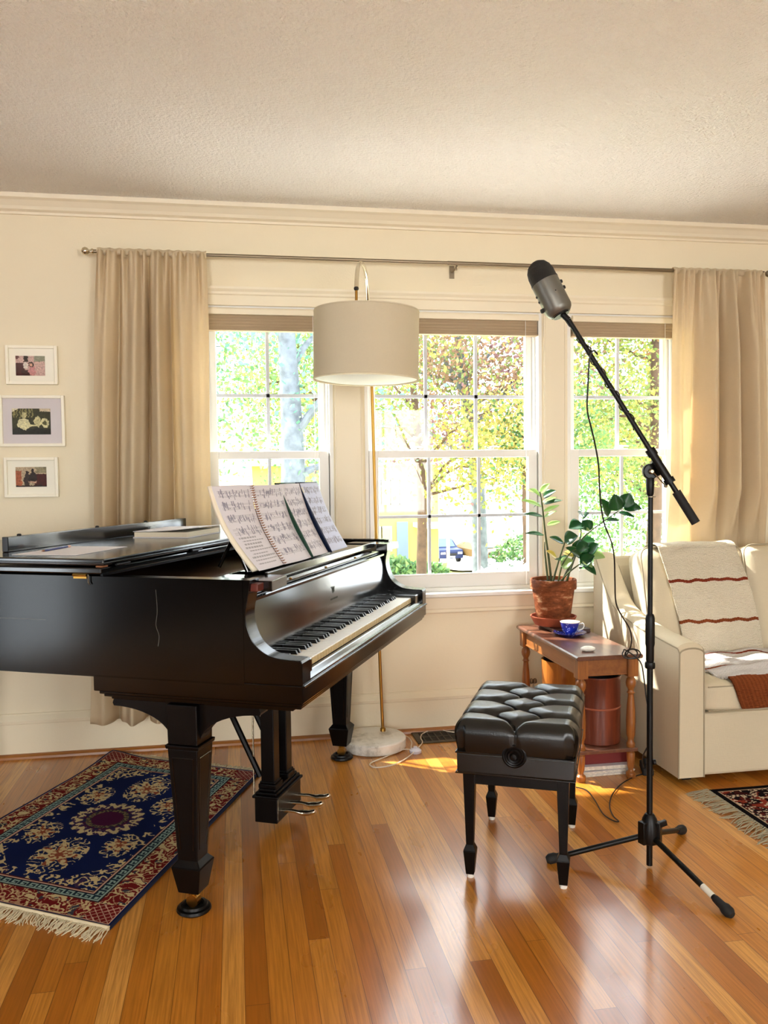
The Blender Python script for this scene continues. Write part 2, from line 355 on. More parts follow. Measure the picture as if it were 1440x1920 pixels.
# ------------------------------------------------------------------ windows
def bars(m, x0, x1, z0, z1, y0, y1, cols, rows, w=.018):
    for c_ in range(1, cols): x = x0+(x1-x0)*c_/cols; m.box(x-w/2, x+w/2, y0, y1, z0, z1)
    for r_ in range(1, rows): z = z0+(z1-z0)*r_/rows; m.box(x0, x1, y0, y1, z-w/2, z+w/2)
def ring(m, x0, x1, z0, z1, y0, y1, l, r, b, t_):
    m.box(x0, x0+l, y0, y1, z0, z1); m.box(x1-r, x1, y0, y1, z0, z1); m.box(x0+l, x1-r, y0, y1, z0, z0+b); m.box(x0+l, x1-r, y0, y1, z1-t_, z1)
def window(idx, x0, x1, cols):
    fr = MB(); ring(fr, x0, x1, .682, 2.04, W+.0, W+.14, .018, .018, .018, .02)
    for xx in (x0+.018, x1-.03): fr.box(xx, xx+.012, W+.045, W+.058, .70, 2.02)
    root = fr.build(f'window_{idx}', M['sash'], bevel=.002); struct(root)
    a, b = x0+.022, x1-.022
    lo = MB(); ring(lo, a, b, .70, 1.37, W+.012, W+.044, .045, .045, .062, .036); lo.box(a+.045, b-.045, W+.006, W+.012, .758, .768)
    lo.build('lower_sash', M['sash'], root, bevel=.003)
    gl = (a+.045, b-.045, .762, 1.334)
    mu = MB(); bars(mu, gl[0], gl[1], gl[2], gl[3], W+.022, W+.036, cols, 2, .014); mu.build('muntin', M['muntin'], root)
    MB().box(gl[0], gl[1], W+.028, W+.031, gl[2], gl[3]).build('lower_pane', M['glass'], root)
    up = MB(); ring(up, a, b, 1.335, 2.025, W+.062, W+.094, .04, .04, .034, .045); up.build('upper_sash', M['sash'], root, bevel=.003)
    gu = (a+.04, b-.04, 1.369, 1.98); dz = 1.635
    mu = MB(); bars(mu, gu[0], gu[1], gu[2], gu[3], W+.072, W+.086, cols, 1, .016); mu.box(gu[0], gu[1], W+.072, W+.086, dz-.008, dz+.008); mu.build('muntin', M['muntin'], root)
    MB().box(gu[0], gu[1], W+.078, W+.081, gu[2], gu[3]).build('upper_pane', M['glass'], root)
    for k in range(1 if cols < 3 else 2):
        x = (a+b)/2 if cols < 3 else a+(b-a)*(.27+.46*k)
        lk = MB(); lk.box(x-.03, x+.03, W+.02, W+.05, 1.37, 1.376); lk.lathe([(.012, 0), (.012, .01), (.006, .014)], x, W+.035, 1.376, 12); lk.tube([(x, W+.035, 1.385), (x+.02, W+.026, 1.387), (x+.035, W+.02, 1.384)], .004, 6)
        lk.build('sash_lock', M['sash'], root)
    return root
for q, (o, c_) in enumerate(zip(OPEN, (2, 3, 2))): window(q+1, o[0], o[1], c_)
def sidewin(idx, axis, a, b, z0, z1, pos):
    m = MB(); g = MB(); bx = (lambda mm, p, q, r, s_, t0, t1: mm.box(pos+t0, pos+t1, p, q, r, s_)) if axis == 'x' else (lambda mm, p, q, r, s_, t0, t1: mm.box(p, q, pos+t0, pos+t1, r, s_))
    for (p, q, r, s_) in ((a, a+.06, z0, z1), (b-.06, b, z0, z1), (a, b, z0, z0+.06), (a, b, z1-.06, z1), (a, b, (z0+z1)/2-.02, (z0+z1)/2+.02), ((a+b)/2-.01, (a+b)/2+.01, z0, z1)): bx(m, p, q, r, s_, .03, .1)
    r = struct(m.build(f'window_{idx}', M['sash'])); bx(g, a+.06, b-.06, z0+.06, z1-.06, .062, .066); g.build('pane', M['glass'], r)
sidewin(4, 'x', *LW, XL-.14); bpy.data.objects['window_4'].name = 'door_1'
sidewin(5, 'y', *RW[0], YB-.14); sidewin(6, 'y', *RW[1], YB-.14)
# ------------------------------------------------------------------ roller blinds
for k, ((a, b), where) in enumerate(zip(OPEN, ('at the head of the window beside the left curtain', 'at the head of the wide middle window', 'at the head of the window beside the right curtain'))):
    t_ = thing('window_blind', 'beige fabric blind rolled up '+where, 'blind', ((a+b)/2, W, 2.0), 0, 'raised blinds over the three windows')
    h = (b-a)/2-.022
    MB().prism([(-.02, -.002), (.035, -.002), (.035, .03), (-.012, .03), (-.02, .022)], 0, -h, h).build('head_rail', M['trim'], t_, bevel=.002)
    m = MB(); m.box(-h+.004, h-.004, -.006, .028, -.066, -.002)
    for z in (-.058, -.045, -.03, -.016): m.box(-h+.004, h-.004, -.008, .028, z, z+.009)
    m.build('blind_fabric', M['blind'], t_, bevel=.002)
    MB().box(-h, h, -.009, .03, -.074, -.066).build('bottom_rail', M['blind'], t_, bevel=.002)
    cx = h-.07
    MB().tube([(cx, -.022, 0), (cx+.002, -.024, -.5), (cx, -.024, -(.9 if k < 1 else 1.33))], .0012, 5).lathe([(.001, 0), (.006, -.006), (.005, -.016), (.001, -.02)], cx+.001, -.024, -.72, 8).build('pull_cord', M['sash'], t_)
# ------------------------------------------------------------------ curtain rod and curtains
RY, RZ = 3.885, 2.243
rod = thing('curtain_rod', 'long brushed metal curtain rod with ball finials above the windows', 'curtain rod', (0, 0, 0))
MB().tube([(-.59, RY, RZ), (1.03, RY, RZ)], .008, 10).tube([(1.0, RY, RZ), (2.63, RY, RZ)], .0095, 10).build('rod', M['nickel'], rod)
for x, s_ in ((-.59, -1), (2.63, 1)):
    MB().lathe([(.008, 0), (.012, .002), (.012, .008), (.007, .014), (.007, .018), (.015, .026), (.018, .036), (.014, .046), (.004, .052)], n=14, mat=rot_to((s_, 0, 0), (x, RY, RZ))).build('finial', M['brightbrass'] if s_ < 0 else M['nickel'], rod)
for x in (-.55, 1.045, 2.6):
    MB().tube([(x, RY, RZ-.012), (x, RY+.03, RZ-.02), (x, W, RZ-.02)], .005, 6).lathe([(.005, 0), (.006, .008), (.003, .012)], x-.004, RY-.005, RZ-.034, 8).box(x-.012, x+.012, W-.004, W, RZ-.05, RZ+.01).build('bracket', M['nickel'], rod)
def curtain(label, x0t, x1t, x0b, x1b, z1, folds, seed, zb):
    rnd = random.Random(seed); ph = rnd.random()*6
    t_ = thing('curtain', label, 'curtain', ((x0t+x1t)/2, RY, 0), 0, 'linen curtains on the rod'); cx = (x0t+x1t)/2
    def fn(a, h):
        z = zb+(z1-zb)*h; x = (x0b+(x1b-x0b)*a)*(1-h)+(x0t+(x1t-x0t)*a)*h
        big = 0
        for c0, w0, d0 in folds: big += d0*exp(-((a-c0)/w0)**2)
        fine = .008*sin(a*95+ph)+.007*sin(a*61+ph*2); k = max(0, (h-.8)/.2)**1.5
        amp = (1-.8*k)
        y = big*1.9*amp*(1+.2*sin(3*h+a*7))+fine*(.12+1.6*k)+.004*sin(7*h+a*13)*(1-k)
        y = min(.082, y)
        if x0t > 1 and z < 1.15: q = min(1, (1.15-z)/.25); y = y*(1-q)+max(y*.3, -.004)*q+.03*q
        return (x-cx+.006*sin(h*5+a*9)*(1-k), y-.016, z)
    MB().grid(170, 60, fn).build('panel', M['curtain'], t_, solid=.003, sharp=180)
    def fh(a, h):
        an = 2*pi*h; x = x0t+(x1t-x0t)*a
        return (x-cx, .014*cos(an)*(1+.25*sin(a*95+ph)), RZ+.016*sin(an)+.002*sin(a*70))
    MB().grid(120, 10, fh).build('rod_pocket', M['curtain'], t_, sharp=180)
    return t_
curtain('cream linen curtain hanging at the left end of the rod behind the piano', -.575, -.108, -.655, -.1, RZ, [(.1, .05, -.02), (.2, .03, .03), (.34, .045, -.035), (.45, .022, .055), (.55, .05, -.04), (.66, .03, .03), (.78, .05, -.025), (.9, .05, .0)], 3, .162)
curtain('cream linen curtain hanging at the right end of the rod behind the sofa', 2.142, 2.625, 2.10, 2.70, RZ, [(.08, .05, -.01), (.27, .04, .025), (.4, .05, -.035), (.52, .025, .05), (.62, .04, -.04), (.74, .025, .05), (.85, .05, -.03)], 9, .162)
# ------------------------------------------------------------------ lights
def area(name, loc, rot, sx, sy, e, c):
    l = bpy.data.lights.new(name, 'AREA'); l.shape = 'RECTANGLE'; l.size = sx; l.size_y = sy; l.energy = e; l.color = c
    o = bpy.data.objects.new(name, l); COL.objects.link(o); o.location = loc; o.rotation_euler = rot; return o
LE = dict(left=62, rear=62)
for q, r_ in enumerate(RW): area('rear_fill_light', ((r_[0]+r_[1])/2, YB-.2, 1.45), (radians(90), 0, 0), 1.3, 1.35, LE['rear'], (1, .94, .86))  # fill lights added behind the camera, outside the added rear windows
for a, b in OPEN:      # sampling portals for the sky light that comes through the three windows
    o_ = area('window_portal', ((a+b)/2, W+.142, 1.36), (radians(-90), 0, 0), b-a, 1.36, 1, (1, 1, 1)); o_.data.cycles.is_portal = True
sun = bpy.data.lights.new('sun', 'SUN'); sun.energy = 15; sun.angle = radians(1.2); sun.color = (1, .95, .86)
so = bpy.data.objects.new('sun', sun); COL.objects.link(so)
SD = Vector((.95, -.80, -1.5)).normalized(); so.rotation_euler = SD.to_track_quat('-Z', 'Y').to_euler()
wd = bpy.data.worlds.new('world'); S.world = wd; wd.use_nodes = True
bg = wd.node_tree.nodes['Background']; bg.inputs[0].default_value = (.84, .93, 1, 1); bg.inputs[1].default_value = 6.4
S.view_settings.view_transform = 'Standard'; S.view_settings.look = 'None'; S.view_settings.gamma = 1; S.view_settings.use_curve_mapping = False
S.view_settings.exposure = 0.5
S.cycles.use_denoising = True
S.cycles.max_bounces = 8; S.cycles.transparent_max_bounces = 12; S.cycles.sample_clamp_indirect = 6
# ------------------------------------------------------------------ grand piano (local: x along the keyboard, y towards the tail)
PA = radians(25.73); PK = Vector((0.167, 2.234, 0)); PRZ = atan2(cos(PA), sin(PA))
PU = Vector((sin(PA), cos(PA), 0)); PV = Vector((-cos(PA), sin(PA), 0))
def pl(a, b, z): return PK+PU*a+PV*b+Vector((0, 0, z))
P = thing('grand_piano', 'black grand piano with open keyboard and folded back lid', 'piano', PK, PRZ)
BK, PG = M['black'], M['black_gloss']
PW = 1.48
# case rim outline
def treble(n=30):   # from (PW, .5) round the bent side to the tail and back to (0, 1.45)
    ctrl = [(PW, .50), (1.475, .60), (1.43, .71), (1.32, .84), (1.17, .97), (1.06, 1.14), (1.0, 1.34), (.93, 1.55), (.82, 1.72), (.62, 1.83), (.4, 1.86), (.2, 1.80), (.05, 1.64), (0, 1.42)]
    return [(p.x, p.y) for p in spline([(x, y, 0) for x, y in ctrl], 6)]
curve = treble()
outer = [(0, .17), (0, .6), (0, 1.0)]+list(reversed(curve))+[(PW, .17)]
def offset(poly, d):
    out = []; n = len(poly)
    for i in range(n):
        p0, p1, p2 = Vector(poly[i-1 if i else 0]), Vector(poly[i]), Vector(poly[min(i+1, n-1)])
        t_ = (p2-p0).normalized(); out.append((p1.x-(-t_.y)*d*-1*-1 if False else p1.x+t_.y*d, p1.y-t_.x*d))
    return out
inner = offset(outer, .045)
m = MB(); n = len(outer); z0, z1 = .683, .973
vs = []
for (ox, oy), (ix, iy) in zip(outer, inner): vs += [(ox, oy, z0), (ox, oy, z1), (ix, iy, z1), (ix, iy, z0)]
fs = [(4*i+a, 4*i+4+a, 4*i+4+(a+1) % 4, 4*i+(a+1) % 4) for i in range(n-1) for a in range(4)]+[(0, 1, 2, 3), (4*n-1, 4*n-2, 4*n-3, 4*n-4)]
m.add(vs, fs, True); m.build('case_rim', BK, P, sharp=30)
m = MB(); m.v = [(x, y, .76) for x, y in inner]+[(x, y, .745) for x, y in inner]; n = len(inner)
m.f = [tuple(range(n)), tuple(range(2*n-1, n-1, -1))]; m.sm = [False]*2; m.c = [None]*2; m.build('soundboard', M['soundboard'], P)
m = MB(); pz = [(x, y) for x, y in offset(inner, .01) if y > .62]; pz = [(.06, .2), (.06, .62)]+pz+[(1.42, .2)]
m = MB(); m.prism(pz, 2, .885, .905); m.build('cast_plate', M['plate'], P)
m = MB()
for r_ in range(3):
    for k in range(30): m.lathe([(.0035, 0), (.0035, .022)], .16+k*.042+.012*r_, .37+.045*r_, .905, 6)
o = m.build('tuning_pins', M['brightbrass'], P); o['kind'] = 'stuff'
m = MB()
for k in range(46): m.box(.12+k*.0275, .14+k*.0275, .196, .3, .9, .912)
m.build('damper_rail', M['plate'], P)
# key bed with stepped underside
m = MB(); m.box(0, PW, 0, .645, .641, .691); m.box(.008, PW-.008, .006, .632, .631, .641); m.box(.016, PW-.016, .012, .622, .622, .631); m.box(.03, PW-.03, .04, .607, .612, .622)
m.build('key_bed', BK, P, bevel=.003)
MB().box(.0, PW, -.006, .004, .686, .692).build('bed_moulding', BK, P, bevel=.002)
# arms: curved cheeks either side of the keyboard
prof = [(0.0, .691), (0.0, .752), (.004, .759), (.041, .760), (.075, .7635), (.1, .7705), (.125, .786), (.143, .806), (.155, .832), (.162, .860), (.1625, .885), (.158, .91), (.153, .935), (.148, .973), (.17, .973), (.17, .691)]
arc = [(p.x, p.y) for p in spline([(x, y, 0) for x, y in prof[3:13]], 5)]
full = prof[:3]+arc+prof[13:]
MB().prism(full, 0, 0, .062).build('arm', BK, P, bevel=.0015, sharp=25)
MB().prism(full, 0, PW-.062, PW).build('arm', BK, P, bevel=.0015, sharp=25)
for x0, x1 in ((.062, .108), (1.337, 1.418)): MB().box(x0, x1, .012, .168, .70, .746).build('cheek_block', PG, P, bevel=.004)
# key slip with slanted face
MB().prism([(.0, .691), (.0, .699), (.006, .703), (.014, .712), (.018, .714), (.026, .7145), (.03, .71), (.03, .691)], 0, .062, 1.418).build('key_slip', PG, P, sharp=25)
# keys
KX0 = .111; KW = 1.2246/52
wm = []
for k in range(52):
    x0 = KX0+k*KW+.0007; x1 = x0+KW-.0014
    o = MB().box(x0, x1, .032, .18, .715, .7355).build('white_key', M['ivory'], P, bevel=.0012)
    MB().box(x0+.0006, x1-.0006, .0312, .0322, .715, .7325).build('key_front', M['keyfront'], o)
bl = []
for k in range(51):
    if (k % 7) in (1, 4): continue      # A B | C D E | F G pattern starting on A
    x = KX0+(k+1)*KW
    m = MB(); m.add([(x-.0055, .084, .7355), (x+.0055, .084, .7355), (x+.0055, .18, .7355), (x-.0055, .18, .7355), (x-.0045, .09, .7475), (x+.0045, .09, .7475), (x+.0045, .18, .7475), (x-.0045, .18, .7475)], [(3, 2, 1, 0), (4, 5, 6, 7), (0, 1, 5, 4), (1, 2, 6, 5), (2, 3, 7, 6), (3, 0, 4, 7)])
    m.build('black_key', M['ebony'], P, bevel=.001)
# fallboard
MB().prism([(.160, .738), (.160, .76), (.164, .80), (.171, .86), (.176, .902), (.165, .906), (.164, .914), (.170, .918), (.18, .92), (.192, .92), (.192, .738)], 0, .062, 1.418).build('fallboard', PG, P, sharp=22)
MB().prism([(.186, .92), (.178, .922), (.176, .93), (.18, .938), (.2, .94), (.205, .92)], 0, .062, 1.418).build('nameboard_strip', PG, P, sharp=22)
m = MB(); cx, cz, yy = .742, .842, .1685     # faded lyre emblem with a line of lettering under it
m.tube(spline([(cx-.004, yy, cz-.008), (cx-.011, yy, cz-.002), (cx-.008, yy, cz+.008), (cx-.013, yy, cz+.016)], 5), .001, 5)
m.tube(spline([(cx+.004, yy, cz-.008), (cx+.011, yy, cz-.002), (cx+.008, yy, cz+.008), (cx+.013, yy, cz+.016)], 5), .001, 5)
for dx in (-.004, 0, .004): m.tube([(cx+dx, yy, cz-.008), (cx+dx, yy, cz+.015)], .0005, 4)
m.tube([(cx-.012, yy, cz+.015), (cx+.012, yy, cz+.015)], .0009, 5); m.box(cx-.005, cx+.005, yy-.0006, yy+.001, cz-.012, cz-.008)
m.build('emblem', M['gold'], P)
m = MB(); rr = random.Random(3)
for k in range(13):
    x = cx-.036+k*.0058
    m.box(x, x+.0009, .1650, .169, .813, .819)
    if k % 3: m.box(x, x+.0035, .1650, .169, .813 if k % 2 else .8175, .8139 if k % 2 else .8184)
    else: m.box(x+.003, x+.0038, .1650, .169, .813, .819)
m.build('faded_lettering', M['gold'], P)
# music desk: side shelves, ledge and tilted panel
for (x0, x1, sx) in ((.05, .19, 1), (1.28, 1.42, -1)):
    e = x1 if sx > 0 else x0; f_ = x0 if sx > 0 else x1
    poly = [(f_, .105), (e, .118), (e, .165), (e+sx*.06, .21), (e+sx*.06, .30), (f_, .30)]
    MB().prism(poly, 2, .936, .966).build('desk_shelf', PG, P, bevel=.002)
MB().box(.012, .058, .13, .2, .94, .962).build('shelf_end', M['redwood'], P, bevel=.003)
MB().box(.17, 1.3, .176, .30, .952, .966).build('desk_ledge', PG, P, bevel=.003)
MB().box(.17, 1.3, .170, .180, .952, .974).build('ledge_lip', PG, P, bevel=.002)
Mt = Matrix.Translation((0, .252, .966)) @ Matrix.Rotation(radians(-24), 4, 'X')
MB().box(.22, .97, 0, .012, 0, .20, Mt).build('desk_panel', PG, P, bevel=.004)
for x in (.32, 1.1): MB().tube([(x, .32, 1.12), (x, .40, .97)], .006, 8).build('desk_prop', BK, P)
for x in (.3, .62, .95): MB().lathe([(.004, 0), (.006, .003), (.003, .006)], x, .152, .938, 8).build('brass_knob', M['brass'], P)
# lid: main part over the case, front flap folded back on it
lo = [(-.014, .60)]+[(x, y) for x, y in reversed([(p[0]+.012, p[1]) for p in curve if p[1] > .62])]
lo = [(-.014, .60), (-.014, 1.42)]+list(reversed([(x+(.014 if x > .3 else -.014), y+(.014 if y > 1.6 else 0)) for x, y in curve[:-3] if y > .62]))+[(1.494, .60)]
MB().prism(lo, 2, .981, .999).build('lid', PG, P, bevel=.004)
MB().box(.012, 1.47, .612, .62, .973, .981).build('lid_felt_strip', M['legblack'], P)
m = MB(); m.box(-.008, 1.488, .596, 1.055, 1.004, 1.024); fl = m.build('lid_flap', PG, P, bevel=.004)
MB().box(-.013, 1.493, .592, 1.058, 1.009, 1.014).build('flap_moulding', PG, P, bevel=.002)
MB().box(.135, 1.46, 1.035, 1.058, 1.024, 1.072).build('flap_lip', PG, P, bevel=.002)
for x in (.2, .62, .95, 1.28): MB().lathe([(.007, 0), (.007, .004), (.004, .006)], x, 1.046, 1.072, 8).build('rubber_bumper', M['rubber'], P)
for x in (.05, .5, 1.0, 1.43): MB().tube([(x, .593, 1.002), (x+.07, .593, 1.002)], .004, 8).build('hinge', M['legblack'], P)
MB().tube([(-.004, .70, .976), (-.004, .655, .976)], .004, 8).box(-.003, 0, .656, .70, .966, .976).build('lid_hinge', M['brass'], P)
MB().tube([(-.006, .648, .978), (-.006, .648, .955), (-.006, .643, .95)], .002, 6).build('hinge_pin', M['brightbrass'], P)
MB().box(-.012, .016, .596, .62, 1.0, 1.0045).build('worn_corner', M['worn'], P, bevel=.002)
m = MB(); m.box(-.0006, .0, .80, 1.3, .842, .8428); m.tube(spline([(0, .435, .94), (0, .432, .88), (0, .437, .84), (0, .428, .81), (0, .432, .78)], 5), .0006, 4)
m.build('scratches', M['micgrey'], P)
# legs
def leg(cx, cy, name='leg'):
    m = MB()
    m.frust(cx, cy, .497, .612, .046, .046, .048, .048)
    m.frust(cx, cy, .485, .497, .051, .051, .053, .053)
    m.frust(cx, cy, .155, .485, .031, .031, .047, .047)
    m.frust(cx, cy, .142, .160, .045, .045, .030, .030)
    m.frust(cx, cy, .062, .142, .032, .032, .046, .046)
    l = m.build(name, M['legblack'], P, bevel=.0025)
    m = MB()      # raised beads framing the panels
    for s_ in (-1, 1):
        for (dx, dy) in ((s_, 0), (0, s_)):
            for e in (-1, 1):
                a0, a1 = .046, .0325; w0, w1 = .033*e, .02*e
                p0 = (cx+dx*a0+(w0 if dy else 0), cy+dy*a0+(w0 if dx else 0), .46); p1 = (cx+dx*a1+(w1 if dy else 0), cy+dy*a1+(w1 if dx else 0), .19)
                m.tube([p0, p1], .0016, 5)
            m.tube([(cx+dx*.046-(.033 if dy else 0), cy+dy*.046-(.033 if dx else 0), .46), (cx+dx*.046+(.033 if dy else 0), cy+dy*.046+(.033 if dx else 0), .46)], .0016, 5)
    m.build('panel_bead', PG, l)
    c = MB(); c.lathe([(.010, -.002), (.012, .02), (.022, .024)], cx, cy, .040, 14); c.box(cx-.008, cx-.003, cy-.012, cy+.012, .026, .062); c.box(cx+.003, cx+.008, cy-.012, cy+.012, .026, .062); c.tube([(cx-.012, cy, .03), (cx+.012, cy, .03)], .018, 14)
    c.build('caster', M['brass'], l)
    return l
LEGS = [(.062, .372), (1.408, .372), (.66, 1.74)]
for x, y in LEGS: leg(x, y)
MB().box(.56, .76, 1.64, 1.80, .60, .70).build('leg_block', BK, P, bevel=.004)
def bracket(cx, y0, s_, ln=.185):
    pts = [(y0, .612)]
    for k in range(13):
        a = pi/2*k/12; pts.append((y0+s_*(ln*(1-cos(a))), .50+.092*sin(a)))
    pts += [(y0+s_*(ln+.004), .60), (y0+s_*ln, .612)]
    return MB().prism(pts, 0, cx-.028, cx+.028)
for cx in (.062, 1.408):
    bracket(cx, .372+.045, 1).build('leg_bracket', M['legblack'], P, bevel=.003); bracket(cx, .372-.045, -1).build('leg_bracket', M['legblack'], P, bevel=.003)
for x, y in LEGS:
    w_ = pl(x, y, 0)
# lyre with pedals
m = MB(); m.box(.575, .80, .328, .412, .046, .132); m.box(.568, .807, .321, .419, .132, .142); m.box(.576, .799, .33, .41, .142, .152); m.box(.585, .79, .338, .402, .152, .162)
m.build('lyre_box', M['legblack'], P, bevel=.003)
for x in (.595, .71):
    m = MB(); m.box(x, x+.05, .345, .395, .175, .62); m.box(x-.008, x+.058, .337, .403, .162, .178); m.box(x-.004, x+.054, .341, .399, .178, .186); m.build('lyre_post', M['legblack'], P, bevel=.003)
for x in (.60, .71): MB().tube([(x, .425, .12), (x, .425, .62)], .003, 6).build('pedal_rod', M['brightbrass'], P)
for x in (.60, .76): MB().tube([(x, .40, .20), (x, .60, .60)], .011, 8).build('lyre_brace', M['legblack'], P)
for k, x in enumerate((.625, .70, .775)):
    pts = spline([(x, .335, .075), (x, .29, .078), (x, .255, .074), (x, .225, .078), (x, .205, .09)], 5)
    m = MB().tube(pts, [.008]*8+[.009, .010, .012, .013, .0135, .013, .0125, .012, .0115, .011, .010, .009, .006][:len(pts)-8], 12)
    for i, v_ in enumerate(m.v): m.v[i] = (v_[0], v_[1], .078+(v_[2]-.078)*.75)
    m.build('pedal', M['brightbrass'], P)
MB().box(.582, .5835, .327, .3285, .055, .128).build('edge_chip', M['brightbrass'], P)
# caster cups
for k, (x, y) in enumerate(LEGS):
    w_ = pl(x, y, 0)
    c = MB().lathe([(.047, 0), (.05, .004), (.048, .011), (.04, .013), (.038, .02), (.03, .022), (.026, .014), (.0, .012)], n=28, cap=False).build('caster_cup', M['standblack'])
    c.location = w_; tag(c, ('black round caster cup under the near front piano leg', 'black round caster cup under the far piano leg by the marble lamp base', 'black round caster cup under the tail leg of the piano')[k], 'caster cup', 'caster cups under the piano legs')
# ------------------------------------------------------------------ printed pages
def page_pattern(seed, kind=0):
    r = random.Random(seed); nsys = 6
    blobs = []
    for s_ in range(nsys):
        y0 = .06+s_*.15
        if kind == 1 and s_ > 3: break
        for k in range(r.randint(26, 40)): blobs.append((r.uniform(.12, .9), y0+r.uniform(.005, .085), r.choice((.008, .011, .014)), r.choice((.006, .02, .03))))
    txt = [(.1+r.uniform(0, .1), .62+.038*k, .5+r.uniform(0, .35)) for k in range(9)] if kind == 1 else []
    paper = (.72, .70, .75) if kind != 2 else (.62, .66, .82)
    ink = (.30, .29, .36)
    def f(u_, v_):       # v from top
        y = v_
        for (bx_, by_, w_, h_) in blobs:
            if abs(u_-bx_) < w_ and abs(y-by_) < h_: return ink
        for s_ in range(nsys if kind != 1 else 4):
            y0 = .06+s_*.15
            if .08 < u_ < .93 and y0 < y < y0+.09:
                q = (y-y0)/.0125
                if q-int(q) < .42 and not (.036 < y-y0 < .052): return tuple(c*.74 for c in paper)
        for (x0, y0, l) in txt:
            if x0 < u_ < x0+l and y0 < y < y0+.017 and (int(u_*60)*7+int(y0*100)) % 5: return tuple(c*.55 for c in paper)
        return paper
    return f
def page(name, parent, a0, a1, b0, b1, z0, z1, ta0, ta1, tb0, tb1, seed, kind=0, bow=.012, bulge=0.0, mat='paper_attr', th=.0006, nu=110, nv=150, colf=None):
    pf = page_pattern(seed, kind) if colf is None else colf
    def fn(u_, h):
        xa = a0+(a1-a0)*u_; xt = ta0+(ta1-ta0)*u_; yb = b0+(b1-b0)*u_; yt = tb0+(tb1-tb0)*u_
        return (xa+(xt-xa)*h, yb+(yt-yb)*h+bow*sin(pi*h)-bulge*sin(pi*u_), z0+(z1-z0)*h)
    return MB().grid(nu, nv, fn, True, (lambda u_, h: pf(u_, 1-h)) if colf is None else colf).build(name, M[mat], parent, solid=th)
t1 = thing('music_book', 'open spiral bound music book, first from the left on the desk', 'music book', PK, PRZ)
zb, zt = .977, 1.226
lp = page('left_page', t1, .178, .361, .200, .198, zb, zt, .17, .363, .345, .309, 11, 1, .022, .004)
rp = page('right_page', t1, .360, .592, .196, .192, zb, zt-.001, .362, .60, .308, .296, 12, 0, .02, .006)
m = MB()
m.grid(2, 20, lambda u_, h: (.166+.2*u_+(-.006)*h*(1-u_), .214+(.350-.214)*h+.022*sin(pi*h)-.02*u_*h, zb+(zt-zb)*h)); m.build('page_block', M['cream'], t1, solid=.008)
m = MB()
for k in range(34):
    h = (k+.5)/34; y = .197+(.308-.197)*h+.02*sin(pi*h); z = zb+(zt-zb)*h; x = .36+.003*h
    m.tube([(x+.006*cos(q), y+.006*sin(q)-.004, z+.0006*q) for q in [i*pi/3 for i in range(6)]], .0011, 5, True)
m.build('spiral_binding', M['worn'], t1)
for (nm, lb, mt, x0, x1, xt1, sd, kd) in (('music_folder', 'dark green folder holding sheet music right of the spiral book', 'cover_green', .60, .775, .775, 21, 0), ('music_folder', 'navy folder holding bluish sheet music, rightmost on the desk', 'cover_navy', .79, 1.0, .97, 22, 2)):
    t_ = thing(nm, lb, 'folder', PK, PRZ)
    MB().grid(2, 20, lambda u_, h: (x0-.006+(x1-x0+.012)*u_, .206+(.325-.206)*h+.012*sin(pi*h), zb+(zt+.004-zb)*h)).build('back_cover', M[mt], t_, solid=.002)
    MB().grid(3, 20, lambda u_, h: (x0-.004-.012*u_, .204+(.318-.204)*h+.012*sin(pi*h)-.028*u_*(.35+.65*sin(pi*min(1, .25+.75*h))), zb+(zt+.003-zb)*h)).build('front_flap', M[mt], t_, solid=.0016)
    MB().tube([(x0-.006, .300, 1.212), (x0-.005, .292, 1.192)], .004, 8).build('label_tab', M['white_rubber'], t_)
    page('page', t_, x0, x1, .198, .198, zb, zt, x0+.002, xt1, .310, .306, sd, kd, .012, .004)
# things lying on the folded lid
LT = 1.0245
sh = MB().box(-.15, .15, -.108, .108, 0, .0008).build('paper_sheet', M['paper']); sh.location = pl(.215, .86, LT); sh.rotation_euler = (0, 0, PRZ+radians(3)); tag(sh, 'loose white paper sheet at the left end of the piano lid', 'paper')
pc = thing('pencil', 'blue pencil lying on the white paper sheet', 'pencil', pl(.23, .93, LT+.0045), PRZ+radians(8))
MB().tube([(-.075, 0, 0), (.07, 0, 0)], .0036, 6).build('barrel', M['bluepen'], pc); MB().tube([(.07, 0, 0), (.086, 0, 0)], .0038, 10).build('eraser_end', M['eraser'], pc); MB().tube([(-.075, 0, 0), (-.09, 0, 0)], [.0035, .0006], 6).build('tip', M['worn'], pc)
bk = thing('hardcover_book', 'thick pale book lying on the piano lid behind the sheet music', 'book', pl(.90, .87, LT), PRZ+radians(4))
MB().box(-.15, .15, -.11, .11, .003, .021).build('page_block', M['cream'], bk, bevel=.002)
MB().box(-.153, .153, -.113, .113, 0, .003).build('back_cover', M['paper'], bk)
MB().grid(10, 12, lambda u_, h: (-.153+.306*u_, -.113+.226*h, .0235+.012*(1-h)**2*(1-.4*u_))).build('front_cover', M['paper'], bk, solid=.002)
tray = thing('paper_scraps', 'small stack of pale papers inside the piano beside the bass side', 'paper', pl(.15, .36, .906), PRZ)
MB().box(-.06, .10, -.05, .05, 0, .012).build('sheets', M['mat'], tray)
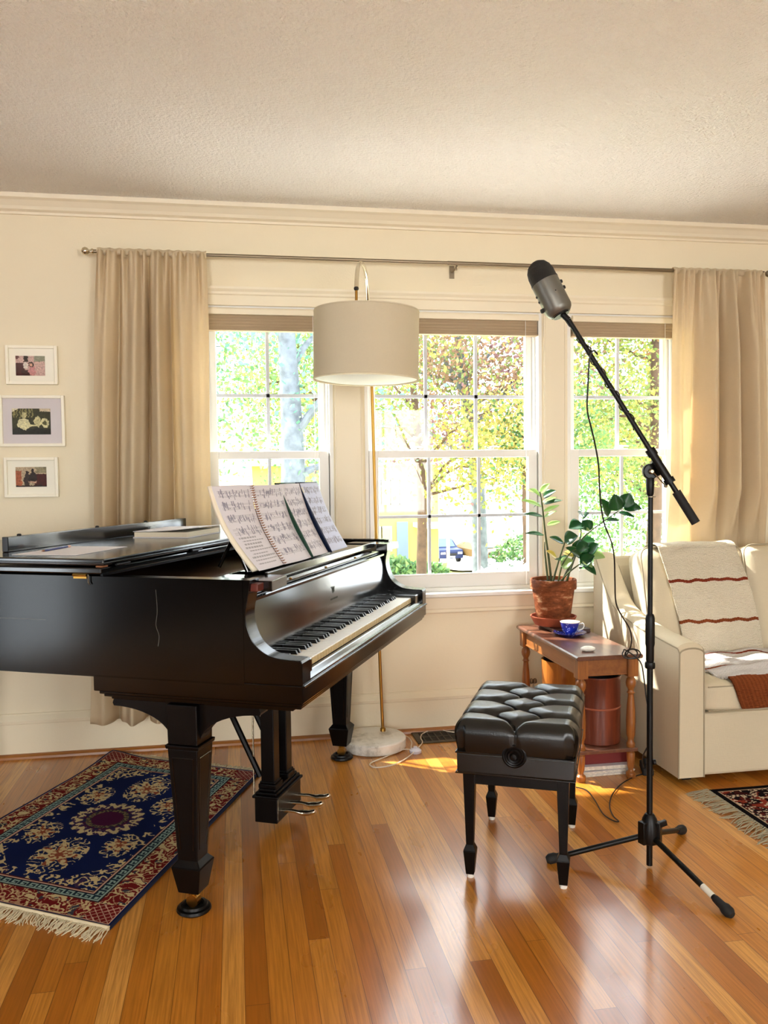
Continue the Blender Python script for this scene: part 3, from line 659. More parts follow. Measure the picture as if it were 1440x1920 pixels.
# ------------------------------------------------------------------ tufted piano bench (local x across, y along the long side)
BC = Vector((.925, 2.63, 0))
B = thing('piano_bench', 'black leather tufted piano bench with tapered legs', 'bench', BC, -PA)
bw, bl_ = .178, .262; LE_ = M['leather']
btn = []
for k in range(7):
    t_ = -.225+k*.075
    if k % 2 == 0: btn.append((0, t_-.0))
    else: btn += [(-.088, t_), (.088, t_)]
segs = []
for (x, y) in btn:
    if abs(x) < .01:
        for s_ in (-1, 1):
            for e in (-1, 1):
                if abs(y+e*.075) < .24: segs.append(((x, y), (s_*.088, y+e*.075)))
        if abs(y) > .2: segs.append(((x, y), (x, y*1.4)))
    else: segs.append(((x, y), (x*2.3, y)))
def sd(p, a, b):
    ax, ay = a; bx_, by_ = b; dx, dy = bx_-ax, by_-ay; t_ = max(0, min(1, ((p[0]-ax)*dx+(p[1]-ay)*dy)/(dx*dx+dy*dy))); return math.hypot(p[0]-ax-dx*t_, p[1]-ay-dy*t_)
def top_h(x, y):
    db = min(math.hypot(x-a, y-b) for a, b in btn); ds = min(sd((x, y), a, b) for a, b in segs)
    h = .506-.013*exp(-(ds/.006)**2)-.024*exp(-(db/.018)**2)-.012*exp(-(ds/.022)**2)
    return h
def cush(a, b):
    # rounded box wrapped by a grid: a, b in 0..1 over top and sides
    def mp(t_, half):
        s_ = (t_-.5)*2; k = abs(s_); sg = 1 if s_ >= 0 else -1
        if k < .80: return sg*k/.80*(half-.03), 0
        q = (k-.80)/.20
        if q < .6: an = q/.6*pi/2; return sg*(half-.03+.036*sin(an)), .036*(1-cos(an))
        return sg*(half+.006-.006*((q-.6)/.4)), .036+(q-.6)/.4*.062
    x, dx = mp(a, bw); y, dy = mp(b, bl_)
    d = max(dx, dy) if min(dx, dy) < 1e-6 else sqrt(dx*dx+dy*dy); d = min(d, .098)
    if min(dx, dy) > 1e-6: 
        x -= (1 if x > 0 else -1)*.010*min(dx/.036, 1); y -= (1 if y > 0 else -1)*.010*min(dy/.036, 1)
    w_ = max(0, 1-d/.03)
    z = top_h(x, y)*w_+(.502-.004)*(1-w_)-d
    # side puffing between pleats
    if d > .012:
        puff = .004*sin(min(1, d/.098)*pi)
        if dx > dy: x += (1 if x > 0 else -1)*(puff*(1-.8*exp(-(min(abs(y-q[1]) for q in btn if abs(q[0]) > .01)/.006)**2)) if d < .06 else puff)
        else: y += (1 if y > 0 else -1)*(puff*(1-.9*exp(-(x/.007)**2) if d < .06 else 1)) if False else (1 if y > 0 else -1)*puff*(1-(.9*exp(-(x/.007)**2) if d < .06 else 0))
    return (x, y, z)
MB().grid(150, 200, cush, True).build('tufted_seat', LE_, B, sharp=180)
for (x, y) in btn: MB().lathe([(.007, 0), (.006, .003), (.002, .0045)], x, y, .4625, 12).build('tuft_button', LE_, B)
m = MB(); m.frust(0, 0, .338, .403, bw-.002, bl_-.002, bw-.001, bl_-.001); m.build('leather_skirt', LE_, B, bevel=.006)
ring_ = [(-bw, -bl_), (bw, -bl_), (bw, bl_), (-bw, bl_)]
for z in (.403, .340): MB().tube([(x*1.004, y*1.004, z) for x, y in ring_], .0028, 6, True).build('welt', LE_, B)
for y, s_ in ((-bl_, -1), (bl_, 1)):
    MB().lathe([(.036, 0), (.037, .004), (.033, .006), (.030, .005), (.026, .009), (.022, .008), (.018, .013), (.013, .012), (.009, .018), (0.001, .019)], n=32, mat=rot_to((0, s_, 0), (0, y, .405))).build('adjusting_knob', M['legblack'], B)
m = MB(); lx, ly = .142, .226
for s_ in (-1, 1): m.box(-lx, lx, s_*ly-.010, s_*ly+.010, .298, .342); m.box(s_*lx-.010, s_*lx+.010, -ly, ly, .298, .342)
m.build('apron_frame', M['legblack'], B, bevel=.002)
for sx in (-1, 1):
    for sy in (-1, 1):
        x, y = sx*lx, sy*ly; m = MB()
        m.frust(x, y, .105, .342, .0115, .0115, .019, .019); m.frust(x, y, .088, .107, .0195, .0195, .0115, .0115); m.frust(x, y, .012, .088, .0125, .0125, .0195, .0195)
        l = m.build('leg', M['legblack'], B, bevel=.0015)
        MB().lathe([(.011, 0), (.012, .006), (.011, .012)], x, y, 0, 12).build('glide', M['white_rubber'], l)
# ------------------------------------------------------------------ microphone stand
SX, SY = 1.271, 2.435
ST = thing('microphone_stand', 'black tripod boom microphone stand in front of the sofa', 'microphone stand', (SX, SY, 0))
def rel(p): return Vector(p)-Vector((SX, SY, 0))
MB().tube([(0, 0, .008), (0, 0, .70)], .0095, 14).build('lower_tube', M['standblack'], ST)
MB().tube([(0, 0, .66), (0, 0, 1.21)], .0078, 14).build('upper_tube', M['standblack'], ST)
MB().lathe([(.0105, 0), (.0125, .01), (.0125, .05), (.0145, .06), (.0145, .14), (.0125, .15), (.0095, .155)], 0, 0, .655, 16).build('height_clutch', M['standblack'], ST)
MB().lathe([(.0145, 0), (.016, .004), (.016, .016), (.0145, .02)], 0, 0, .638, 16).build('collar_ring', M['standblack'], ST)
m = MB(); m.lathe([(.013, 0), (.026, .006), (.03, .03), (.03, .055), (.022, .085), (.013, .1)], 0, 0, .075, 20)
for a in (195, 70, 318): ca, sa = cos(radians(a)), sin(radians(a)); m.box(-.014, .014, .012, .036, -.03, .04, Matrix.Translation((0, 0, .112)) @ Matrix.Rotation(radians(a-90), 4, 'Z'))
hub = m.build('tripod_hub', M['standblack'], ST, bevel=.002)
MB().box(-.004, .022, -.006, .006, -.006, .012, Matrix.Translation((.026, -.02, .142)) @ Matrix.Rotation(radians(-15), 4, 'Y')).build('thumb_screw', M['standblack'], ST, bevel=.002)
MB().lathe([(.007, 0), (.009, .003), (.009, .008), (.006, .01)], n=10, mat=rot_to((1, -.3, 0), (.008, -.004, .34))).build('set_screw', M['standblack'], ST)
for k, (fx_, fy_) in enumerate(((.975, 2.525), (1.345, 2.115), (1.502, 2.645))):
    f_ = rel((fx_, fy_, .012)); f_.z = .014; d = f_.normalized(); s0 = Vector((d.x, d.y, 0)).normalized()*.028; s0.z = .10
    l = MB().tube([s0, f_], .0088, 12).build('tripod_leg', M['standblack'], ST)
    dd = (f_-s0).normalized()
    MB().lathe([(.0105, 0), (.0115, .01), (.0125, .03), (.0165, .04), (.0165, .058), (.010, .068)], n=14, mat=rot_to(dd, f_-dd*.055)).build('rubber_foot', M['rubber'], l)
    if k == 1: MB().tube([f_-dd*.105, f_-dd*.062], .0093, 12).build('sticker', M['label'], l)
# boom
b0 = rel(aty(1303, 978, 2.335)); b1 = rel(aty(1066, 600, 2.503)); bd = (b1-b0).normalized()
piv = rel((SX, SY, 1.275))
MB().tube([b0, b1], .0078, 14).build('boom_arm', M['standblack'], ST)
MB().tube([b0-bd*.005, b0+bd*.105], .0135, 16).build('counterweight_grip', M['rubber'], ST)
def onboom(px, py):   # parameter along the boom nearest the view ray
    best = min(range(400), key=lambda q: (lambda v_: (720+F*v_.dot(RT)/v_.dot(FW)-px)**2+(960-F*v_.dot(UP)/v_.dot(FW)-py)**2)(b0+bd*(q*.0025)+Vector((SX, SY, 0))-EYE)); return b0+bd*(best*.0025)
c0 = onboom(1271, 894); c1 = onboom(1223, 848)
MB().tube([c0, c1], .0125, 16).tube([c0-bd*.004, c0+bd*.012], .0165, 16).tube([c1-bd*.012, c1+bd*.012], .0155, 16).build('boom_clamp', M['standblack'], ST)
mid = (c0+c1)/2
side = FW.copy(); side.z = 0; side.normalize()
pc_ = rel(aty(1219, 884, 2.42))
m = MB(); m.lathe([(.022, -.011), (.024, -.008), (.024, .008), (.022, .011)], n=24, mat=rot_to(-side, pc_))
e1 = (mid-pc_); pe = bd
vs = []
for s_ in (-.008, .008):
    for p_ in (pc_+Vector((0, 0, .022))-bd*0, c1-bd*.02, c0+bd*.03, pc_+Vector((.012, 0, -.018))): vs.append(p_+side*s_)
m.add(vs, [(0, 1, 2, 3), (7, 6, 5, 4), (0, 4, 5, 1), (1, 5, 6, 2), (2, 6, 7, 3), (3, 7, 4, 0)]); m.build('swivel_joint', M['standblack'], ST, bevel=.001)
MB().lathe([(.0085, 0), (.011, .006), (.0125, .03), (.0125, .055), (.008, .062)], pc_.x, pc_.y, pc_.z-.075, 14).build('joint_sleeve', M['standblack'], ST)
MB().lathe([(.017, 0), (.017, .002)], pc_.x, pc_.y, pc_.z-.079, 16).build('washer', M['nickel'], ST)
MB().lathe([(.008, 0), (.009, .006), (.005, .01)], n=12, mat=rot_to(-side, pc_-side*.011)).build('wing_bolt', M['nickel'], ST)
lv0 = pc_-side*.018+Vector((.002, 0, 0)); lv1 = rel(aty(1248, 911, 2.40))
MB().tube([lv0, lv1], .0022, 8).lathe([(.001, -.006), (.005, -.004), (.006, 0), (.005, .004), (.001, .006)], lv1.x, lv1.y, lv1.z, 10).build('swivel_lever', M['nickel'], ST)
# microphone on the boom tip
mt_ = aty(1052, 590, 2.512); mh = aty(1013, 512, 2.548); md = (mh-mt_).normalized()
MC = thing('microphone', 'silver studio microphone with dark mesh head on the boom tip', 'microphone', mt_)
Mm = rot_to(md, (0, 0, 0)); R_ = .0435
MB().lathe([(.028, 0), (.033, .003), (.0405, .012), (R_, .022), (R_, .118)], n=40, mat=Mm).build('body', M['micgrey'], MC)
MB().lathe([(R_+.0006, .116), (R_+.0008, .119), (R_, .122)], n=40, mat=Mm, cap=False).build('body_seam', M['micdark'], MC)
MB().lathe([(R_-.0008, .119), (R_-.001, .145), (R_-.005, .163), (R_-.014, .178), (R_-.028, .187), (.002, .19)], n=40, mat=Mm).build('mesh_head', M['micdark'], MC)
MB().lathe([(.026, -.004), (.026, .002)], n=30, mat=Mm).lathe([(.031, .0005), (.0315, .003)], n=30, mat=Mm).build('base_ring', M['standblack'], MC)
sdv = md.cross(FW).normalized(); 
if sdv.x < 0: sdv = -sdv
def mk(s_, h, r, ln, nm, mm): MB().lathe([(r, 0), (r, ln*.8), (r*.8, ln)], n=12, mat=rot_to(sdv*s_, md*h+sdv*s_*(R_-.002))).build(nm, M[mm], MC)
mk(1, .098, .006, .009, 'mount_knob', 'micdark'); mk(1, .077, .006, .009, 'mount_knob', 'micdark')
mk(-1, .035, .007, .011, 'gain_knob', 'micdark'); mk(-1, .064, .004, .005, 'port', 'micdark'); mk(-1, .082, .004, .005, 'port', 'micdark')
MB().lathe([(.0022, 0), (.002, .0012)], n=10, mat=rot_to(-FW, md*.072-FW*(R_-.0006)+sdv*.006)).build('pattern_light', M['rubber'], MC)
MB().tube([Vector((0, 0, 0))+sdv*.004, (b1+Vector((SX, SY, 0))-mt_)], .0095, 12).build('thread_adapter', M['standblack'], MC)
# microphone cable: wound round the boom, hanging, a coil on the table corner, then the floor
CB = thing('microphone_cable', 'thin black cable wound round the boom and hanging to the table corner', 'cable', (0, 0, 0))
off = Vector((SX, SY, 0)); pts = [mt_+Vector((.0, -.004, -.002)), aty(1068, 612, 2.498), aty(1080, 618, 2.49)]
L0 = (b1-b0).length
pb = bd.orthogonal().normalized(); qb = bd.cross(pb)
for k in range(150):
    s_ = L0-.045-k*.00435
    if s_ < .33: break
    a = k*.33
    pts.append(b0+off+bd*s_+(pb*cos(a)+qb*sin(a))*.0105)
MB().tube(pts, .0019, 6).build('wound_cable', M['cable'], CB)
hang = [onboom(1112, 662)+off+Vector((.012, -.01, .008)), aty(1120, 664, 2.46), aty(1113, 657, 2.455), aty(1106, 668, 2.46), aty(1104, 690, 2.465), aty(1102, 730, 2.48), aty(1101, 768, 2.5), aty(1108, 800, 2.52), aty(1115, 830, 2.55), aty(1122, 870, 2.6), aty(1124, 910, 2.64), aty(1127, 950, 2.68), aty(1134, 985, 2.72), aty(1147, 1018, 2.76), aty(1152, 1050, 2.8), aty(1153, 1090, 2.84), aty(1155, 1130, 2.9), aty(1166, 1155, 2.96), aty(1181, 1180, 3.02), aty(1184, 1205, 3.06), aty(1178, 1222, 3.085)]
lo = hang[-1]
coil = []
for k in range(40):
    a = k*.36; coil.append(aty(1184+13*cos(a+2.6)+(4*sin(a*.37)), 1226+9*sin(a+2.6), 3.085+.008*sin(a*.5)))
down = [aty(1200, 1240, 3.07), aty(1207, 1270, 3.05), aty(1212, 1310, 3.02), aty(1218, 1345, 3.0), aty(1222, 1385, 2.99), aty(1212, 1404, 3.0), aty(1205, 1420, 3.02), aty(1207, 1438, 3.04)]
MB().tube(spline(hang+coil+down, 4), .0027, 6).build('hanging_cable', M['cable'], CB)
MB().tube(spline([atz(x, y, .006) for x, y in ((1210, 1450), (1190, 1456), (1165, 1470), (1148, 1490), (1143, 1512), (1150, 1530), (1160, 1540), (1148, 1538), (1130, 1525), (1115, 1500), (1100, 1482), (1080, 1476))], 6), .0024, 6).build('floor_cable', M['cable'], CB)
pd = thing('power_strip', 'small black plug block on the floor beside the magazines', 'power strip', atz(1212, 1446, 0), radians(70))
MB().box(-.06, .06, -.022, .022, 0, .03).build('housing', M['rubber'], pd, bevel=.005)
MB().tube([(0, 0, .03), (.01, 0, .05)], .012, 10).build('plug', M['rubber'], pd)
# ------------------------------------------------------------------ side table
TX0, TX1, TY0, TY1, TZ = 1.326, 1.61, 3.14, 3.875, .52
T = thing('side_table', 'narrow wooden side table with turned legs beside the sofa', 'table', ((TX0+TX1)/2, (TY0+TY1)/2, 0))
hx, hy = (TX1-TX0)/2, (TY1-TY0)/2
MB().prism([(-hx, .506), (-hx+.004, .502), (hx-.004, .502), (hx, .506), (hx, .514), (hx-.006, .52), (-hx+.006, .52), (-hx, .514)], 1, -hy, hy).build('table_top', M['oaktop'], T, bevel=.002)
m = MB(); ax, ay = hx-.034, hy-.04
for s_ in (-1, 1): m.box(s_*ax-.008, s_*ax+.008, -ay, ay, .435, .502); m.box(-ax, ax, s_*ay-.008, s_*ay+.008, .435, .502); m.box(s_*ax-.011, s_*ax+.011, -ay, ay, .432, .438); m.box(-ax, ax, s_*ay-.011, s_*ay+.011, .432, .438)
m.build('apron', M['apronwood'], T, bevel=.001)
lp_ = [(.017, .0), (.02, .008), (.02, .022), (.011, .03), (.010, .036), (.014, .05), (.0165, .08), (.0165, .105), (.011, .112), (.012, .115), (.017, .13), (.018, .145), (.013, .152), (.0125, .165), (.018, .18), (.0195, .24), (.0165, .30), (.012, .345), (.0125, .35), (.017, .354), (.0125, .36), (.012, .368), (.019, .382), (.021, .396), (.018, .41), (.012, .418), (.013, .424)]
for sx in (-1, 1):
    for sy in (-1, 1):
        m = MB().lathe(lp_, sx*ax, sy*ay, 0, 18); m.box(sx*ax-.022, sx*ax+.022, sy*ay-.022, sy*ay+.022, .424, .502); m.build('leg', M['oak'], T, bevel=.001)
MB().box(-hx+.012, hx-.012, -hy+.018, hy-.018, .115, .13).build('lower_shelf', M['oaktop'], T, bevel=.003)
# things on and under the table
bd_ = MB().box(-.085, .085, -.13, .13, 0, .018).build('wood_board', M['darkboard'], bevel=.002); bd_.location = (1.508, 3.745, TZ); tag(bd_, 'dark flat wooden board on the table under the clay saucer', 'board')
PX, PY = 1.468, 3.755
sc = MB().lathe([(.078, 0), (.088, .004), (.107, .038), (.108, .043), (.102, .043), (.09, .014), (0.001, .012)], n=40, cap=False).build('plant_saucer', M['terra']); sc.location = (PX, PY, TZ+.018); tag(sc, 'terracotta saucer under the plant pot', 'saucer')
PP = thing('potted_plant', 'green leafy plant in a weathered terracotta pot on the side table', 'plant', (PX, PY, TZ+.030))
MB().lathe([(.074, 0), (.078, .01), (.095, .135), (.098, .158), (.107, .16), (.108, .168), (.108, .202), (.105, .206), (.099, .205), (.096, .17), (.001, .168)], n=44, cap=False).build('pot', M['pot'], PP)
MB().grid(14, 14, lambda a, b: ((a-.5)*2*.097*sqrt(max(0, 1-((b-.5)*2)**2/2)), (b-.5)*2*.097*sqrt(max(0, 1-((a-.5)*2)**2/2)), .187+.006*noise.noise((a*9, b*9, 0)))).build('soil', M['soil'], PP)
org = Vector((PX, PY, TZ+.030))
def leafmesh(base, d, nrm, ln, wd, cup=.18, droop=.15):
    m = MB(); d = Vector(d).normalized(); nrm = (Vector(nrm)-d*Vector(nrm).dot(d)).normalized(); s_ = d.cross(nrm)
    def fn(u_, v_):
        w_ = wd*.5*(sin(pi*min(1, u_**.85))**.8)*(1.08-.25*u_); q = (v_-.5)*2
        return Vector(base)+d*(ln*u_)+s_*(w_*q)+nrm*(cup*wd*(abs(q)**1.5)*.5*sin(pi*u_)-droop*ln*u_*u_)
    return m.grid(10, 6, fn, True)
PYD = PY
def stem(pts, r0, r1, leaves, seed):
    rr = random.Random(seed); P3 = spline([aty(x, y, Yv)-org for x, y, Yv in pts], 8); n_ = len(P3)
    st = MB().tube(P3, [r0+(r1-r0)*i/(n_-1) for i in range(n_)], 8).build('stem', M['stem'], PP)
    for (bx_, by_, tx_, ty_, Yb, Yt, wd, mt) in leaves:
        b_ = aty(bx_, by_, Yb)-org; e_ = aty(tx_, ty_, Yt)-org; d = e_-b_
        nn = Vector((rr.uniform(-.3, .3), -.8, .75)) if mt != 'side' else Vector((0, 0, 1))
        leafmesh(b_, d, nn if wd > 0 else Vector((.1, -.6, .8)), d.length*1.06, abs(wd)*1.35, .3, rr.uniform(.02, .12)).build('leaf', M[{'d': 'leaf', 'p': 'leafpale', 'y': 'leafyellow'}[mt]], PP, solid=.0008)
Yp = 3.75
stem([(1034, 1092, Yp), (1028, 1040, Yp), (1023, 1005, Yp), (1019, 968, Yp-.01), (1015, 935, Yp-.02), (1012, 922, Yp-.02)], .0062, .0025, [
    (1020, 1003, 988, 997, Yp, Yp-.04, -.022, 'd'), (1026, 985, 1050, 977, Yp, Yp+.02, -.022, 'p'), (1018, 968, 986, 962, Yp, Yp-.04, -.024, 'd'), (1020, 970, 1042, 957, Yp, Yp-.03, -.018, 'p'),
    (1019, 959, 1048, 947, Yp, Yp+.03, -.018, 'p'), (1016, 950, 980, 936, Yp, Yp-.03, -.028, 'p'), (1019, 945, 1053, 938, Yp, Yp-.05, -.028, 'd'), (1017, 942, 1042, 931, Yp, Yp-.02, -.018, 'p'), (1018, 932, 1040, 919, Yp, Yp-.04, .034, 'd'),
    (1014, 930, 995, 917, Yp, Yp-.04, .03, 'p'), (1013, 925, 1029, 907, Yp, Yp-.03, .03, 'p'), (1010, 924, 987, 918, Yp, Yp+.03, -.02, 'p'), (1012, 943, 1000, 951, Yp, Yp+.03, -.02, 'd')], 1)
stem([(1052, 1094, Yp-.03), (1068, 1060, Yp-.04), (1085, 1020, Yp-.06), (1102, 1000, Yp-.08), (1130, 979, Yp-.1), (1168, 952, Yp-.12)], .0058, .0022, [
    (1141, 968, 1130, 936, Yp-.1, Yp-.11, .06, 'd'), (1157, 958, 1152, 928, Yp-.12, Yp-.13, .062, 'd'), (1168, 951, 1181, 926, Yp-.12, Yp-.13, .062, 'd'), (1169, 952, 1202, 953, Yp-.12, Yp-.16, .05, 'd'), (1160, 960, 1189, 968, Yp-.12, Yp-.16, .022, 'd'), (1137, 974, 1160, 976, Yp-.1, Yp-.13, .02, 'd')], 2)
stem([(1060, 1094, Yp), (1078, 1045, Yp-.02), (1086, 1020, Yp-.03), (1091, 985, Yp-.03), (1094, 968, Yp-.03)], .005, .002, [
    (1093, 982, 1069, 989, Yp-.03, Yp-.06, .055, 'd'), (1094, 975, 1107, 996, Yp-.03, Yp-.05, .05, 'd'), (1095, 970, 1084, 960, Yp-.03, Yp-.06, .03, 'd'), (1095, 970, 1103, 962, Yp-.03, Yp-.06, .03, 'd'), (1091, 990, 1106, 996, Yp-.03, Yp-.07, .02, 'p'), (1086, 1018, 1115, 1013, Yp-.02, Yp-.05, .05, 'd'), (1083, 1030, 1121, 1025, Yp-.02, Yp-.06, .05, 'd'), (1084, 1028, 1104, 1040, Yp-.02, Yp-.07, .045, 'd')], 3)
stem([(1036, 1093, Yp-.04), (1048, 1050, Yp-.06), (1058, 1020, Yp-.07), (1060, 1014, Yp-.07)], .0052, .0025, [
    (1057, 1018, 1032, 1007, Yp-.07, Yp-.1, .03, 'd'), (1058, 1014, 1082, 1005, Yp-.07, Yp-.1, .06, 'd'), (1060, 1016, 1074, 1014, Yp-.07, Yp-.04, .035, 'y'), (1044, 1047, 1027, 1032, Yp-.06, Yp-.08, .03, 'y'), (1046, 1046, 1060, 1052, Yp-.06, Yp-.1, .06, 'd'), (1058, 1034, 1074, 1043, Yp-.06, Yp-.1, .035, 'y')], 4)
stem([(1046, 1095, Yp-.07), (1054, 1060, Yp-.1), (1070, 1036, Yp-.12), (1080, 1030, Yp-.12)], .0045, .002, [
    (1092, 1046, 1065, 1026, Yp-.1, Yp-.13, .045, 'd'), (1052, 1062, 1072, 1050, Yp-.1, Yp-.13, .05, 'p'), (1080, 1030, 1106, 1022, Yp-.11, Yp-.14, .055, 'd')], 5)
stem([(1048, 1094, Yp-.05), (1066, 1074, Yp-.08), (1084, 1060, Yp-.12), (1100, 1050, Yp-.14), (1108, 1040, Yp-.15)], .0042, .002, [
    (1088, 1058, 1112, 1042, Yp-.13, Yp-.17, .06, 'd'), (1092, 1054, 1117, 1076, Yp-.13, Yp-.18, .035, 'd'), (1108, 1040, 1133, 1044, Yp-.14, Yp-.18, .04, 'p'), (1104, 1036, 1120, 1020, Yp-.14, Yp-.18, .05, 'd'), (1094, 1050, 1110, 1062, Yp-.13, Yp-.18, .03, 'p')], 6)
stem([(1028, 1093, Yp), (1022, 1040, Yp), (1021, 1016, Yp)], .006, .0015, [], 7)
stem([(1062, 1092, Yp+.02), (1066, 1078, Yp+.02), (1072, 1050, Yp), (1084, 1034, Yp)], .007, .003, [(1080, 1036, 1090, 1012, Yp, Yp-.02, .045, 'd')], 8)
# teacup and saucer
CXp, CYp = 1.472, 3.565
su = MB().lathe([(.032, 0), (.036, .003), (.06, .009), (.073, .016), (.0735, .018), (.058, .012), (.034, .007), (.001, .006)], n=40, cap=False).build('tea_saucer', M['bluewhite']); su.location = (CXp, CYp, TZ); tag(su, 'blue and white patterned saucer under the teacup', 'saucer')
tc = thing('teacup', 'blue and white patterned teacup on its saucer', 'cup', (CXp, CYp, TZ+.007))
MB().lathe([(.022, 0), (.023, .004), (.026, .008), (.036, .022), (.041, .042), (.0435, .056)], n=40, cap=False).build('cup_body', M['bluewhite'], tc)
MB().lathe([(.0435, .0545), (.0445, .058), (.0425, .058), (.040, .042), (.034, .022), (.024, .01), (.001, .008)], n=40, cap=False).build('cup_inside', M['porcelain'], tc)
MB().tube(spline([(.038, -.012, .046), (.052, -.02, .050), (.058, -.023, .042), (.053, -.02, .026), (.038, -.012, .018)], 6), .003, 8).build('handle', M['porcelain'], tc)
stn = MB().lathe([(.001, 0), (.022, .002), (.03, .009), (.029, .015), (.018, .021), (.001, .022)], n=24, cap=False).build('white_stone', M['stone']); stn.location = (1.414, 3.235, TZ); stn.scale = (1.05, .75, .95); tag(stn, 'smooth white stone near the front edge of the side table', 'stone')
cn = thing('wooden_canister', 'tall round reddish wooden canister on the lower shelf of the side table', 'canister', (1.482, 3.29, .1305))
MB().lathe([(.088, 0), (.092, .004), (.092, .148)], n=40, cap=False).lathe([(.092, .152), (.092, .268), (.094, .272), (.094, .28), (.086, .28)], n=40, cap=False).build('body', M['barrel'], cn)
MB().lathe([(.0925, .146), (.0945, .148), (.0945, .152), (.0925, .154)], n=40, cap=False).build('band', M['copper'], cn)
MB().lathe([(.086, .28), (.082, .02), (.001, .018)], n=30, cap=False).build('inside', M['dark_in'], cn); MB().lathe([(.001, 0), (.088, 0)], n=30, cap=False).build('bottom', M['dark_in'], cn)
bn = thing('wooden_bin', 'pale wooden bin with dark opening behind the canister under the table', 'bin', (1.462, 3.62, .1305))
MB().lathe([(.085, 0), (.088, .004), (.098, .26), (.098, .272), (.09, .272)], n=36, cap=False).build('body', M['basket'], bn); MB().lathe([(.09, .272), (.08, .02), (.001, .018)], n=30, cap=False).build('inside', M['dark_in'], bn)
rb = MB().box(-.115, .115, -.16, .16, 0, .05).build('red_box', M['redbook'], bevel=.003); rb.location = (1.47, 3.39, .048); tag(rb, 'flat dark red box on the magazines under the table shelf', 'box')
zc = 0; rr = random.Random(5)
for k in range(6):
    h = (.010, .007, .008, .006, .009, .008)[k]
    mg = thing('magazine', ('lowest magazine of the stack on the floor under the side table', 'second magazine up from the floor under the side table', 'third magazine up from the floor under the side table', 'fourth magazine up from the floor under the side table', 'fifth magazine up, just below the top one under the side table', 'topmost magazine, directly beneath the dark red box')[k], 'magazine', (1.485+rr.uniform(-.006, .006), 3.375+rr.uniform(-.01, .01), zc), radians(rr.uniform(-3, 3)), 'magazines stacked under the side table')
    MB().box(-.118, .118, -.16, .16, .0008, h-.0008).build('page_block', M['mag'], mg); MB().box(-.12, .12, -.162, .162, h-.0008, h).build('cover', M['paper'], mg); zc += h
# little metal fittings standing behind the bench by the wall
for k, (x, y, s_) in enumerate(((1.205, 3.80, 1.0), (1.31, 3.82, .7))):
    p_ = aty((1000, 1035)[k], (1277, 1276)[k], 3.86)
    kn = thing('metal_fitting', ('pair of small metal knobs on a thin post beside the table leg', 'small dark metal tip on a thin post nearer the wooden bin')[k], 'metal fitting', (p_.x, 3.86, 0))
    zt_ = p_.z
    MB().tube([(0, 0, 0), (0, 0, zt_)], .004, 8).build('post', M['nickel'], kn)
    m = MB()
    if k == 0:
        for dx in (-.010, .008): m.lathe([(.003, -.012), (.009, -.008), (.0105, 0), (.008, .01), (.002, .014)], dx, 0, zt_, 12)
    else: m.lathe([(.003, 0), (.005, .004), (.002, .012)], 0, 0, zt_, 8).box(0, .014, -.002, .002, zt_, zt_+.004)
    m.build('knob', M['nickel'], kn)
# ------------------------------------------------------------------ sofa
SO = thing('sofa', 'cream linen sofa with sloping arms and piped cushions', 'sofa', (1.717, 3.05, 0))
SXo, SYo = 1.717, 3.05; SWd = 2.1; SDp = .81
def sofa_arm(x0, x1, nm):
    ctrl = [(-.002, .553), (.012, .570), (.05, .575), (.33, .597), (.52, .630), (.61, .668), (.68, .73), (.74, .80), (.785, .855), (.80, .866), (.81, .85)]
    top = [(p.x, p.y) for p in spline([(a, b, 0) for a, b in ctrl], 5)]
    n_ = len(top); m = MB(); K = 12
    def fn(i, j):   # i along the profile, j across with rounded top
        y, z = top[min(n_-1, int(round(i*(n_-1))))]; q = (j-.5)*2; w_ = (x1-x0)/2
        if abs(q) > .5: s_ = (abs(q)-.5)/.5; return (x0+w_+(1 if q > 0 else -1)*w_*(1+.05*s_*(1 if z < .6 else 0)), y, z-.022-(z-.022-.032)*s_)
        a = q/.5*pi/2; return (x0+w_+w_*sin(a), y, z-.022+.022*cos(a))
    m.grid(n_-1, 24, fn, True)
    fr = [fn(0, j/24) for j in range(25)]; bk = [fn(1, j/24) for j in range(25)]
    m.add(fr, [tuple(range(25))]); m.add(bk, [tuple(range(24, -1, -1))])
    m.build(nm, M['sofa'], SO, sharp=50)
    MB().tube([(p[0], p[1]-.001, p[2]) for p in fr], .0032, 6).build('piping', M['piping'], SO)
    MB().tube([fn(i/(n_-1), .26) for i in range(n_)], .0028, 6).build('piping', M['piping'], SO)
    MB().tube([fn(i/(n_-1), .74) for i in range(n_)], .0028, 6).build('piping', M['piping'], SO)
sofa_arm(0, .105, 'arm'); sofa_arm(SWd-.105, SWd, 'arm')
m = MB(); m.box(.104, SWd-.104, .008, SDp-.01, .032, .285); m.build('base', M['sofa'], SO, bevel=.012)
m = MB(); m.prism([(.70, .28), (.755, .80), (.775, .85), (.81, .84), (.81, .05), (.70, .05)], 0, .04, SWd-.04, False); m.build('back_frame', M['sofa'], SO, bevel=.015)
for x in (.05, SWd-.09):
    for y in (.06, SDp-.1): MB().frust(x+.02, y+.02, 0, .04, .018, .018, .022, .022).build('foot', M['darkleg'], SO)
def cushion(nm, x0, x1, y0, y1, z0, z1, puff, tilt=0, piv=(0, 0), pw=2.6, n_=(40, 20)):
    # superellipsoid-like pillow from a wrapped sphere grid
    cx, cy, cz = (x0+x1)/2, (y0+y1)/2, (z0+z1)/2; hx_, hy_, hz_ = (x1-x0)/2, (y1-y0)/2, (z1-z0)/2
    return cx, cy, cz, hx_, hy_, hz_
